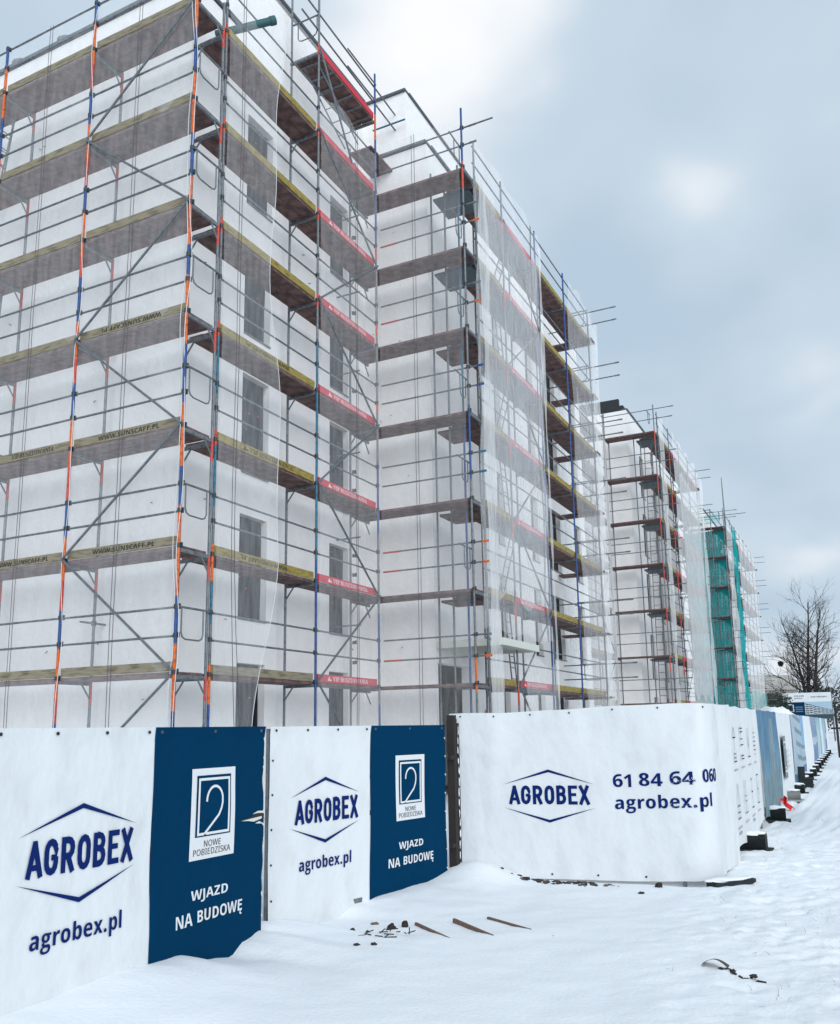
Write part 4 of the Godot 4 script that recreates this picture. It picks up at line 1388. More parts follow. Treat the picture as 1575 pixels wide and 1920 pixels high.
func build_front_fence() -> void:
	fence_path()
	var o := thing("banner_fence", "white fence banner with a telephone number, wrapped round the street corner", "fence", Vector3.ZERO, 0.0, "bannered fence panels")
	var skin := func(u: float, v: float) -> Vector3:
		var s := lerpf(0.04, 4.78, u)
		return front_surface(s, lerpf(-0.03 + 0.05 * smoothstep(2.0, 3.8, s) , front_top(s), v), 0.0)
	var bn := part(o, "banner", sheet(skin, 110, 40), M.banner)
	var on := func(u: float, v: float) -> Vector3: return front_surface(u, v, 0.007)
	for s in [1.0, -1.0]:
		print_on(bn, "logo_chevron", chevron(Vector2(1.245, 0.985), 1.175, 0.66, s), on, "logo_blue")
	print_on(bn, "logo_lettering", logo_word(Rect2(0.735, 0.88, 1.02, 0.235)), on, "logo_blue")
	# telephone number in figures that rise a little to the right
	for q in [["61", 2.06, 1.097, 0.225], ["84", 2.38, 1.112, 0.285], ["64", 2.752, 1.132, 0.295], ["060", 3.138, 1.155, 0.31]]:
		print_on(bn, "telephone_number", text_tris(q[0], "sans bold", Rect2(q[1], q[2], q[3], 0.16)), on, "logo_blue")
	var web := text_tris("agrobex.pl", "sans bold", Rect2(2.07, 0.775, 1.195, 0.215))
	for i in web.size():
		web[i].y += (web[i].x - 2.07) * 0.035
	print_on(bn, "web_address", web, on, "logo_blue")
	# chipped print on two figures and three letters
	var rr := RandomNumberGenerator.new()
	rr.seed = 4
	var on2 := func(u: float, v: float) -> Vector3: return front_surface(u, v, 0.010)
	var chips := PackedVector2Array()
	for i in 90:
		var c := Vector2(rr.randf_range(2.76, 3.05), rr.randf_range(1.13, 1.22)) if i < 40 else Vector2(rr.randf_range(2.62, 3.06), rr.randf_range(0.83, 0.92))
		var s := rr.randf_range(0.003, 0.008)
		chips.append_array(PackedVector2Array([c + Vector2(-s, -s * 0.5), c + Vector2(s, rr.randf_range(-s, s)), c + Vector2(rr.randf_range(-s, s), s)]))
	print_on(bn, "chipped_print", chips, on2, "banner")
	for s in [0.1, 0.56, 1.04, 1.55, 2.1, 2.66, 3.2]:
		var p := front_surface(s, front_top(s) - 0.045, 0.004)
		var q := front_surface(s, front_top(s) - 0.045, 0.011)
		rod(bn, "eyelet", p, q, 0.012, M.eyelet)
	for s in [0.72, 1.25, 1.82, 2.4]:
		rod(bn, "eyelet", front_surface(s, 0.03, 0.004), front_surface(s, 0.03, 0.012), 0.013, M.eyelet)
	# tube frame behind
	for y in [0.0, 2.0]:
		for i in range(0, 20):
			if i % 2 == 0:
				rod(o, "frame_tube", front_surface(0.05 + i * 0.2, y + (0.05 if i * 0.2 > 2.0 and y > 1 else 0.0), -0.04), front_surface(0.05 + (i + 2) * 0.2, y + (0.05 if (i + 2) * 0.2 > 2.0 and y > 1 else 0.0), -0.04), 0.02, M.galv)
	for s in [0.02, 2.85]:
		rod(o, "frame_post", front_surface(s, -0.15, -0.05), front_surface(s, 2.09 if s < 1.0 else 2.13, -0.05), 0.024, M.galv)
	# white hem at the gate side, torn and creased
	part(bn, "side_strip", sheet(func(u: float, v: float) -> Vector3: return front_surface(-0.06 + u * 0.16, lerpf(0.02, 2.05, v), -0.012 + 0.02 * sin(v * 13.0 + u * 4.0)), 4, 30), M.banner)
	block(o, "clamp", front_surface(0.02, 1.9, 0.03), Vector3(0.05, 0.16, 0.05), M.pipe)
	block(o, "clamp", front_surface(0.0, 1.1, 0.03), Vector3(0.05, 0.1, 0.05), M.dark_steel)
	# slit seam near the end of the sheet
	print_on(bn, "seam", ribbon([Vector2(3.70, 2.1), Vector2(3.72, 1.8), Vector2(3.70, 1.45)], 0.012), on, "cord")

# ---------------------------------------------------------------- fence along the path
func side_z(x: float) -> float:
	return -1.75 - 0.012 * (x - 12.0)

func picture(kind: int) -> ImageTexture:
	# printed pictures on the banners: sky over a pale tower, or a facade in blue greys
	var w := 128
	var h := 160
	var im := Image.create(w, h, false, Image.FORMAT_RGB8)
	var n := FastNoiseLite.new()
	n.seed = 30 + kind
	n.frequency = 0.03
	for j in h:
		for i in w:
			var v := 1.0 - float(j) / h
			var u := float(i) / w
			var c := Color(0.42, 0.55, 0.60).lerp(Color(0.10, 0.36, 0.52), v)
			if kind == 0:
				var tower := absf(u - 0.62 - 0.05 * (1.0 - v)) < 0.34 * (1.0 - v * 0.85)
				if tower and v < 0.93:
					c = Color(0.50, 0.58, 0.60).lerp(Color(0.28, 0.36, 0.39), clampf(0.5 + n.get_noise_2d(i * 4.0, j * 0.6), 0, 1))
				if v < 0.35:
					c = c.lerp(Color(0.33, 0.45, 0.48), 0.7)
				if u < 0.1 and v < 0.55:
					c = Color(0.35, 0.37, 0.38)
			elif kind == 1:
				c = Color(0.62, 0.70, 0.75)
				var band := fmod(v * 5.0 + u * 0.9, 1.0)
				if band < 0.35 and u > 0.2:
					c = Color(0.42, 0.50, 0.52)
				if u > 0.75 and v > 0.5:
					c = Color(0.45, 0.66, 0.82)
				if v < 0.18:
					c = Color(0.28, 0.42, 0.55)
			elif kind == 2:
				c = Color(0.36, 0.45, 0.58).lerp(Color(0.5, 0.58, 0.68), v)
				if v > 0.42 and v < 0.58:
					c = Color(0.66, 0.71, 0.77)
			else:
				c = Color(0.72, 0.82, 0.86).lerp(Color(0.45, 0.66, 0.8), clampf((v - 0.7) * 3.0, 0, 1))
				if absf(u - 0.3) < 0.08 or absf(u - 0.75) < 0.1:
					c = Color(0.55, 0.66, 0.66)
			var g := 0.5 + 0.5 * n.get_noise_2d(i * 3.0, j * 0.8)
			c = c.lerp(Color(0.24, 0.31, 0.33) if n.get_noise_2d(i * 6.0 + 90.0, j * 0.45) > 0.12 else Color(0.58, 0.64, 0.66), (0.42 if kind == 0 else 0.25) * g)
			im.set_pixel(i, j, c)
	return ImageTexture.create_from_image(im)

func side_panel(label: String, x0: float, x1: float, mats: Array, seed_: float, amp := 0.06) -> Node3D:
	var o := thing("banner_fence", label, "fence", Vector3(x0, 0, side_z(x0)), atan(0.012), "bannered fence panels")
	var w := x1 - x0
	var n := mats.size()
	for k in n:
		var a := w * k / n
		var b := w * (k + 1) / n
		var f := func(u: float, v: float) -> Vector3:
			var x := lerpf(a, b, u)
			var wave := sin(x * 2.6 + seed_) * 0.5 + sin(x * 5.3 + seed_ * 2.0 + v * 2.0) * 0.4
			var y := lerpf(0.1 + 0.06 * sin(x * 1.7 + seed_), 2.12 - 0.02 * absf(sin(x * 2.0 + seed_)), v)
			return Vector3(x, y, amp * wave * sin(v * PI * 0.8 + 0.4) + 0.02)
		part(o, "banner", sheet(f, 20, 16), mats[k])
	for x in [0.6 if amp < 0.02 else 0.03, w - 0.03]:
		rod(o, "frame_post", Vector3(x, 0.0, -amp - 0.03), Vector3(x, 2.12, -amp - 0.03), 0.022, M.galv)
	for y in [0.12, 2.08]:
		rod(o, "frame_rail", Vector3(0, y, -amp - 0.03), Vector3(w, y, -amp - 0.03), 0.02, M.galv)
	return o

func icon_strokes(i: int) -> Array:
	# eight small line drawings: each a list of polylines in a 1 x 1.4 box
	var V := func(x: float, y: float) -> Vector2: return Vector2(x, y)
	match i:
		0: return [[V.call(0.1, 1.0), V.call(0.5, 1.35), V.call(0.9, 1.0)], [V.call(0.0, 0.95), V.call(1.0, 0.95)], [V.call(0.5, 0.95), V.call(0.5, 0.45)], [V.call(0.1, 0.4), V.call(0.1, 0), V.call(0.9, 0), V.call(0.9, 0.4)], [V.call(0.3, 0.3), V.call(0.7, 0.3)], [V.call(0.3, 0.15), V.call(0.7, 0.15)]]
		1: return [[V.call(0.0, 1.3), V.call(1.0, 1.3)], [V.call(0.0, 1.15), V.call(1.0, 1.15)], [V.call(0.2, 1.15), V.call(0.2, 0.75)], [V.call(0.2, 0.85), V.call(0.8, 0.85)], [V.call(0.0, 0.6), V.call(1.0, 0.6)], [V.call(0.0, 0.15), V.call(1.0, 0.15)], [V.call(0.0, 0.02), V.call(1.0, 0.02)]]
		2: return [[V.call(0.5, 0.0), V.call(0.5, 0.9)], [V.call(0.5, 0.4), V.call(0.1, 0.9), V.call(0.3, 1.3)], [V.call(0.5, 0.4), V.call(0.9, 0.9), V.call(0.7, 1.3)], [V.call(0.0, 0.02), V.call(1.0, 0.02)]]
		3: return [[V.call(0.5, 1.3), V.call(0.5, 1.15)], [V.call(0.2, 1.05), V.call(0.8, 1.05)], [V.call(0.2, 0.85), V.call(0.8, 0.85)], [V.call(0.1, 0.65), V.call(0.9, 0.65)], [V.call(0.1, 0.45), V.call(0.9, 0.45)], [V.call(0.1, 0.25), V.call(0.9, 0.25)], [V.call(0.35, 0.05), V.call(0.65, 0.05)]]
		4: return [[V.call(0.1, 0.0), V.call(0.1, 0.7), V.call(0.5, 1.35), V.call(0.9, 0.7), V.call(0.9, 0.0)], [V.call(0.1, 0.02), V.call(0.9, 0.02)], [V.call(0.2, 0.25), V.call(0.8, 0.25)], [V.call(0.2, 0.5), V.call(0.8, 0.5)]]
		5: return [[V.call(0.1, 0.0), V.call(0.1, 0.8), V.call(0.5, 1.35), V.call(0.9, 0.8), V.call(0.9, 0.0)], [V.call(0.3, 0.7), V.call(0.7, 0.7)], [V.call(0.3, 0.5), V.call(0.7, 0.5)], [V.call(0.1, 0.02), V.call(0.9, 0.02)]]
		6: return [[V.call(0.2, 1.3), V.call(0.5, 1.2), V.call(0.8, 1.3)], [V.call(0.5, 1.2), V.call(0.5, 0.0)], [V.call(0.2, 0.7), V.call(0.8, 0.7)], [V.call(0.1, 0.02), V.call(0.9, 0.02)]]
		_: return [[V.call(0.1, 1.3), V.call(0.9, 1.3)], [V.call(0.1, 1.3), V.call(0.1, 0.02), V.call(0.9, 0.02), V.call(0.9, 1.3)], [V.call(0.5, 0.9), V.call(0.5, 0.4)], [V.call(0.35, 0.65), V.call(0.65, 0.65)]]

func build_side_fence() -> void:
	var pics := []
	for k in 4:
		var m := StandardMaterial3D.new()
		m.resource_name = "printed_banner_%d" % k
		m.albedo_texture = picture(k)
		m.roughness = 0.55
		pics.append(m)
	var p1 := side_panel("white fence panel printed with eight small line icons", 12.8, 17.3, [M.banner], 0.4, 0.012)
	var on := func(u: float, v: float) -> Vector3: return Vector3(u, v, 0.036)
	var tris := PackedVector2Array()
	var caps := PackedVector2Array()
	for i in 8:
		var cx := 0.8 + (i % 4) * 0.95
		var cy := 1.32 if i < 4 else 0.52
		for s in icon_strokes(i):
			var q := []
			for p in s:
				q.append(Vector2(cx + (p.x - 0.5) * 0.34, cy + p.y * 0.36))
			tris.append_array(ribbon(q, 0.016))
		# captions too small to read in the photograph: short rows of dashes
		for k in 6:
			var hx := cx - 0.24 + k * 0.08
			caps.append_array(rect_tris(hx, cy - 0.13, hx + 0.045, cy - 0.105))
		if i in [4, 6]:
			for k in 4:
				var hx := cx - 0.16 + k * 0.08
				caps.append_array(rect_tris(hx, cy - 0.21, hx + 0.05, cy - 0.17))
	print_on(p1, "icon_print", tris, on, "navy")
	print_on(p1, "caption_print", caps, on, "concrete")
	var p2 := side_panel("fence panel printed with blue sky over a pale tower", 17.35, 21.9, [pics[0]], 1.2, 0.06)
	var p3 := side_panel("white fence panel with a tall grey numeral print", 21.95, 26.8, [M.banner], 2.2, 0.03)
	var on3 := func(u: float, v: float) -> Vector3: return Vector3(u, v, 0.062)
	var on4 := func(u: float, v: float) -> Vector3: return Vector3(u, v, 0.066)
	print_on(p3, "numeral_card", rect_tris(0.9, 0.55, 1.75, 1.55), on3, "print_grey")
	print_on(p3, "numeral_card_line", ribbon([Vector2(1.0, 0.72), Vector2(1.65, 0.72)], 0.05), on4, "banner")
	print_on(p3, "numeral_card_line", ribbon([Vector2(1.0, 1.4), Vector2(1.65, 1.4)], 0.04), on4, "banner")
	print_on(p3, "numeral", ribbon([Vector2(1.15, 1.15)] + arc(Vector2(1.32, 1.18), 0.15, 0.12, 180, 0, 8) + [Vector2(1.15, 0.8), Vector2(1.5, 0.8)], 0.04), on4, "banner")
	for i in 4:
		print_on(p3, "faded_print", rect_tris(2.1, 0.75 + i * 0.13, 3.6 - 0.4 * (i % 2), 0.80 + i * 0.13), on3, "banner_thread")
	side_panel("fence panel printed with a grey green facade, behind tipped fence feet", 26.85, 33.6, [pics[1]], 3.1, 0.1)
	side_panel("plain white fence panel between the facade print and the blue grey one", 33.65, 39.5, [M.banner, M.banner], 4.2, 0.12)
	side_panel("blue grey fence panel with one pale stripe", 39.55, 45.0, [pics[2]], 5.2, 0.08)
	side_panel("pale aqua fence panel beyond the blue grey one", 45.05, 51.0, [pics[3]], 0.2, 0.1)
	side_panel("white fence panel before the street end of the fence", 51.05, 58.0, [M.banner, pics[3]], 2.9, 0.1)
	side_panel("last fence panel, farthest down the path", 58.05, 66.0, [pics[2], M.banner], 1.9, 0.1)
	# fence feet
	var spots := [[14.5, 0.36, "fence foot lying before the white icon panel, snow on top", 0.0], [18.75, 0.30, "fence foot under the blue sky print beside the red cloth", 0.1], [23.6, 0.34, "pale broken fence foot before the numeral print", 0.3],
		[26.3, 0.3, "dark fence foot at the joint before the facade print", 0.0], [28.2, 0.3, "fence foot stood on end before the facade print", 0.05], [29.6, 0.25, "fence foot with litter around it before the facade print", 0.2]]
	for i in spots.size():
		var q: Array = spots[i]
		foot(q[0], q[2], q[3], i)
	for x in [32.4, 35.0, 37.6, 40.5, 43.4, 46.2, 49.0, 52.0, 55.5, 59.0]:
		foot(x, "dark fence foot capped with snow along the far fence", rng.randf_range(-0.1, 0.1), 9)

func foot(x: float, label: String, turn: float, kind: int) -> void:
	var z := side_z(x) + 0.09
	var o := thing("ballast_block", label, "fence foot", Vector3(x, ground(x, z) - 0.02, z), turn, "fence feet along the path")
	var body: Material = M.concrete if kind == 2 else M.rubber
	# a chamfered block, holes in the ends
	var lx := 0.24
	var lz := 0.72
	var h := 0.2
	if kind == 4:
		block(o, "block", Vector3(0, 0.3, 0), Vector3(0.2, 0.62, 0.26), body)
		block(o, "block", Vector3(0.55, 0.13, 0.15), Vector3(0.5, 0.26, 0.36), body)
		return
	var st := SurfaceTool.new()
	st.begin(Mesh.PRIMITIVE_TRIANGLES)
	var prof := [Vector2(-lx / 2, 0), Vector2(-lx / 2, h * 0.75), Vector2(-lx / 2 + 0.04, h), Vector2(lx / 2 - 0.04, h), Vector2(lx / 2, h * 0.75), Vector2(lx / 2, 0)]
	if kind < 2:
		h *= 1.3
	for i in prof.size():
		var a: Vector2 = prof[i]
		var b: Vector2 = prof[(i + 1) % prof.size()]
		for v in [Vector3(a.x, a.y, -lz / 2), Vector3(b.x, b.y, lz / 2), Vector3(b.x, b.y, -lz / 2), Vector3(a.x, a.y, -lz / 2), Vector3(a.x, a.y, lz / 2), Vector3(b.x, b.y, lz / 2)]:
			st.add_vertex(v)
	for e in [-lz / 2, lz / 2]:
		for i in range(1, prof.size() - 1):
			st.add_vertex(Vector3(prof[0].x, prof[0].y, e))
			st.add_vertex(Vector3(prof[i].x, prof[i].y, e))
			st.add_vertex(Vector3(prof[i + 1].x, prof[i + 1].y, e))
	st.generate_normals()
	part(o, "block", st.commit(), body, Transform3D(Basis.from_scale(Vector3(1.25, 1.3, 0.52)), Vector3.ZERO))
	block(o, "base_plate", Vector3(0.0, 0.02, 0.05), Vector3(0.36, 0.05, 0.44), body)
	part(o, "snow_cap", lump(Vector3(0.15, 0.04, 0.19), kind + 3, 0.3, 12), M.snow, Transform3D(Basis(), Vector3(0, 0.262, 0)))

# ---------------------------------------------------------------- background
func branch(st: Array, p: Vector3, d: Vector3, l: float, r: float, depth: int, rr: RandomNumberGenerator) -> void:
	var pts := [p]
	var q := p
	var dir := d
	var n := 3 if depth > 1 else 2
	for i in n:
		dir = (dir + Vector3(rr.randf_range(-0.16, 0.16), rr.randf_range(-0.03, 0.12), rr.randf_range(-0.16, 0.16))).normalized()
		q += dir * l / n
		pts.append(q)
	var k := 0 if depth >= 4 else 1
	st[k][1] = add_tube(st[k][0], pts, r, r * 0.55, 5 if depth >= 3 else 3, st[k][1])
	if depth == 0:
		return
	var kids := 4 if depth >= 3 else 3
	for i in kids:
		var t := rr.randf_range(0.3, 1.0)
		var at: Vector3 = pts[0].lerp(pts[-1], t)
		if i == 0:
			at = pts[-1]
		var a := rr.randf() * TAU
		var side := dir.cross(Vector3(cos(a), 0.2, sin(a))).normalized()
		var nd := (dir * rr.randf_range(0.55, 1.0) + side * rr.randf_range(0.35, 0.85) + Vector3(0, 0.18, 0)).normalized()
		branch(st, at, nd, l * rr.randf_range(0.5, 0.72), r * 0.5, depth - 1, rr)

func bare_tree(called: String, label: String, at: Vector3, h: float, r: float, lean: Vector3, seed_: int, tall: bool, clumps: Array) -> void:
	var o := thing(called, label, "tree", at, 0.0, "bare trees beyond the billboard")
	var rr := RandomNumberGenerator.new()
	rr.seed = seed_
	var a := SurfaceTool.new()
	var b := SurfaceTool.new()
	a.begin(Mesh.PRIMITIVE_TRIANGLES)
	b.begin(Mesh.PRIMITIVE_TRIANGLES)
	var st := [[a, 0], [b, 0]]
	var pts := []
	for i in 9:
		var t := i / 8.0
		pts.append(lean * t * t * h + Vector3(0.25 * sin(t * 5.0 + seed_), t * h, 0.25 * sin(t * 4.0 + seed_ * 2.0)) * Vector3(1, 1, 1))
	st[0][1] = add_tube(a, pts, r, r * 0.12, 7, 0)
	var n := 26 if tall else 10
	for i in n:
		var t := rr.randf_range(0.14, 0.97)
		var f := t * 8.0
		var k := mini(int(f), 7)
		var p: Vector3 = pts[k].lerp(pts[k + 1], f - k)
		var ang := rr.randf() * TAU
		var out := Vector3(cos(ang), rr.randf_range(0.15, 0.75) + t * 0.7, sin(ang)).normalized()
		branch(st, p, out, h * rr.randf_range(0.15, 0.27) * (1.1 - t * 0.55), r * 0.34 * (1.05 - t * 0.78), 3, rr)
	a.generate_normals()
	b.generate_normals()
	part(o, "trunk", a.commit(), M.bark)
	part(o, "crown", b.commit(), M.twig)
	for c in clumps:
		part(o, "mistletoe", leaf_ball(c[1], 260, seed_ + 7), M.ivy, Transform3D(Basis(), c[0]))

func leaf_ball(r: Vector3, n: int, seed_: int, leaf := 0.13) -> ArrayMesh:
	var rr := RandomNumberGenerator.new()
	rr.seed = seed_
	var st := SurfaceTool.new()
	st.begin(Mesh.PRIMITIVE_TRIANGLES)
	for i in n:
		var d := Vector3(rr.randfn(), rr.randfn(), rr.randfn()).normalized() * pow(rr.randf(), 0.4)
		var c := d * r
		var u := Vector3(rr.randfn(), rr.randfn(), rr.randfn()).normalized() * leaf
		var v := u.cross(Vector3(rr.randfn(), rr.randfn(), rr.randfn()).normalized())
		for q in [c - u, c + v * 0.6, c + u, c - u, c + u, c - v * 0.6]:
			st.add_vertex(q)
	st.generate_normals()
	return st.commit()

func build_background() -> void:
	# billboard on posts
	var bb := thing("billboard", "site billboard with a white strip over a blue picture panel, behind the fence", "billboard", Vector3(100, 0, 0))
	var zl := -7.57
	var zr := -2.95
	for z in [zl + 0.1, zr - 0.02]:
		block(bb, "post", Vector3(0.1, 2.5, z), Vector3(0.14, 5.1 if z < -4 else 5.6, 0.14), M.coping)
	block(bb, "board", Vector3(0.0, 3.6, (zl + zr) / 2), Vector3(0.08, 2.7, zr - zl), M.banner)
	var face := func(u: float, v: float) -> Vector3: return Vector3(-0.046, v, zl + u)
	var face2 := func(u: float, v: float) -> Vector3: return Vector3(-0.052, v, zl + u)
	var w := zr - zl
	print_on(bb, "blue_field", rect_tris(0.0, 2.25, 2.05, 4.0), face, "navy")
	var pm := StandardMaterial3D.new()
	pm.resource_name = "billboard_picture"
	pm.albedo_texture = facade_picture()
	pm.roughness = 0.6
	part(bb, "picture", sheet(func(u: float, v: float) -> Vector3: return Vector3(-0.046, lerpf(2.25, 4.0, v), zl + lerpf(2.05, w, u)), 1, 1), pm)
	print_on(bb, "logo_lettering", logo_word(Rect2(0.25, 4.35, 0.65, 0.2)), face, "logo_blue")
	print_on(bb, "telephone_number", text_tris("61 84 64 060", "sans bold", Rect2(1.1, 4.55, 0.95, 0.14)), face, "logo_blue")
	print_on(bb, "web_address", text_tris("agrobex.pl", "sans bold", Rect2(1.1, 4.3, 0.75, 0.17)), face, "logo_blue")
	print_on(bb, "project_lettering", text_tris("NOWE POBIEDZISKA", "sans bold", Rect2(2.7, 4.43, 1.5, 0.14)), face, "logo_blue")
	print_on(bb, "numeral_card", ribbon([Vector2(0.35, 3.05), Vector2(0.95, 3.05), Vector2(0.95, 3.75), Vector2(0.35, 3.75)], 0.09, true), face2, "banner_print_white")
	for i in 3:
		print_on(bb, "small_print", rect_tris(1.15, 3.0 + i * 0.22, 1.85, 3.09 + i * 0.22), face2, "print_grey")
	# snow heap behind the fence
	var hp := part(self, "snow_heap", lump(Vector3(3.0, 2.75, 2.3), 14, 0.07, 40), M.snow, Transform3D(Basis(), Vector3(54.0, 0, -4.8)))
	tag(hp, "snow covered heap rising over the fence below the billboard", "snow heap")
	# house behind
	var hs := thing("house", "beige house with a dark window between the bare trees and the scaffold", "house", Vector3(140, 0, -16.5), 0.35)
	block(hs, "wall", Vector3(0, 3.4, 0), Vector3(8, 6.8, 14), M.house_wall)
	block(hs, "window", Vector3(-4.03, 5.4, 3.6), Vector3(0.1, 1.5, 2.6), M.roof_dark)
	block(hs, "window", Vector3(-4.03, 5.4, -1.6), Vector3(0.1, 1.5, 2.0), M.roof_dark)
	block(hs, "window", Vector3(-4.03, 2.2, 3.6), Vector3(0.1, 1.6, 2.6), M.roof_dark)
	bar(hs, "roof", Vector3(-4.6, 6.7, 0), Vector3(0, 8.9, 0), 15.0, 0.2, M.house_wall)
	bar(hs, "roof", Vector3(0, 8.9, 0), Vector3(4.6, 6.7, 0), 15.0, 0.2, M.roof_dark)
	for i in 5:
		var ev := thing("evergreen_shrub", "dark evergreen shrub before the beige house", "shrub", Vector3(88.0 + i * 1.5, 0, -8.2 + 0.35 * i), 0.0, "evergreen shrubs before the house")
		part(ev, "foliage", leaf_ball(Vector3(0.9, 2.4 + 0.3 * (i % 3), 0.8), 1500, 60 + i, 0.10), M.evergreen, Transform3D(Basis(), Vector3(0, 2.2, 0)))
		rod(ev, "stem", Vector3.ZERO, Vector3(0, 2.4, 0), 0.06, M.bark)
	bare_tree("bare_tree", "bare tree whose trunk leans away from the other two", Vector3(120, 0, -6.4), 14.6, 0.30, Vector3(0, 0, -0.13), 3, true, [[Vector3(0, 9.3, -2.6), Vector3(0.35, 0.35, 0.35)]])
	bare_tree("bare_tree", "tallest bare tree, upright, in the middle of the three", Vector3(121, 0, -5.9), 17.0, 0.36, Vector3(0, 0, 0.03), 5, true, [[Vector3(0, 8.0, 0.1), Vector3(0.5, 0.8, 0.5)]])
	bare_tree("bare_tree", "bare tree with an ivy clad trunk and mistletoe balls", Vector3(119, 0, -5.0), 16.0, 0.34, Vector3(0, 0, 0.06), 8, true, [[Vector3(-0.2, 4.6, 0.3), Vector3(0.9, 1.5, 0.9)], [Vector3(0, 6.4, 0.0), Vector3(0.6, 1.1, 0.6)], [Vector3(0, 5.6, 1.3), Vector3(0.7, 0.6, 0.7)]])
	for i in 4:
		bare_tree("young_tree", "thin young bare tree standing among the shrubs by the billboard", Vector3(112 + i * 6.0, 0, -9.0 + 4.6 * i), 7.0 + i, 0.1, Vector3(0, 0, 0.06), 30 + i, false, [])
	# hedge line closing the street
	for i in 12:
		var hx := 170.0 + 9.0 * (i % 3)
		var hd := thing("distant_tree", "far bare tree at the end of the street", "tree", Vector3(hx, 0, -26.0 + i * 4.6), 0.0, "far trees at the end of the street")
		part(hd, "crown", leaf_ball(Vector3(2.0, 3.6 + (i * 7 % 3), 2.6), 900, 100 + i, 0.32), M.far_hedge, Transform3D(Basis(), Vector3(0, 4.4, 0)))
		rod(hd, "trunk", Vector3.ZERO, Vector3(0, 4.0, 0), 0.18, M.bark)
	# dark post beside the path
	var dp := thing("sign_post", "dark wooden post with a short crossbar beside the path", "post", Vector3(52.5, 0, -1.42))
	block(dp, "post", Vector3(0, 1.45, 0), Vector3(0.12, 2.9, 0.12), M.rust_post)
	block(dp, "crossbar", Vector3(0, 1.55, 0.1), Vector3(0.1, 0.1, 0.8), M.rust_post)
	block(dp, "brace", Vector3(0, 1.0, 0.22), Vector3(0.08, 1.9, 0.08), M.rust_post)

func facade_picture() -> ImageTexture:
	# printed view of flats: pale floors and dark bands in perspective
	var w := 192
	var h := 128
	var im := Image.create(w, h, false, Image.FORMAT_RGB8)
	var n := FastNoiseLite.new()
	n.seed = 9
	n.frequency = 0.05
	for j in h:
		for i in w:
			var u := float(i) / w
			var v := 1.0 - float(j) / h
			var c := Color(0.62, 0.72, 0.78)
			var top := 0.95 - 0.45 * u
			if v < top and v > 0.28:
				var b := fmod((v - 0.28) / (top - 0.28) * 5.0 + 0.12 * sin(u * 20.0), 1.0)
				c = Color(0.74, 0.77, 0.79) if b < 0.45 else Color(0.14, 0.22, 0.27)
				if fmod(u * 7.0, 1.0) < 0.15:
					c = Color(0.7, 0.73, 0.75)
			elif v <= 0.28:
				c = Color(0.08, 0.19, 0.2).lerp(Color(0.2, 0.33, 0.35), 0.5 + 0.5 * n.get_noise_2d(i * 3, j * 3))
			im.set_pixel(i, j, c)
	return ImageTexture.create_from_image(im)

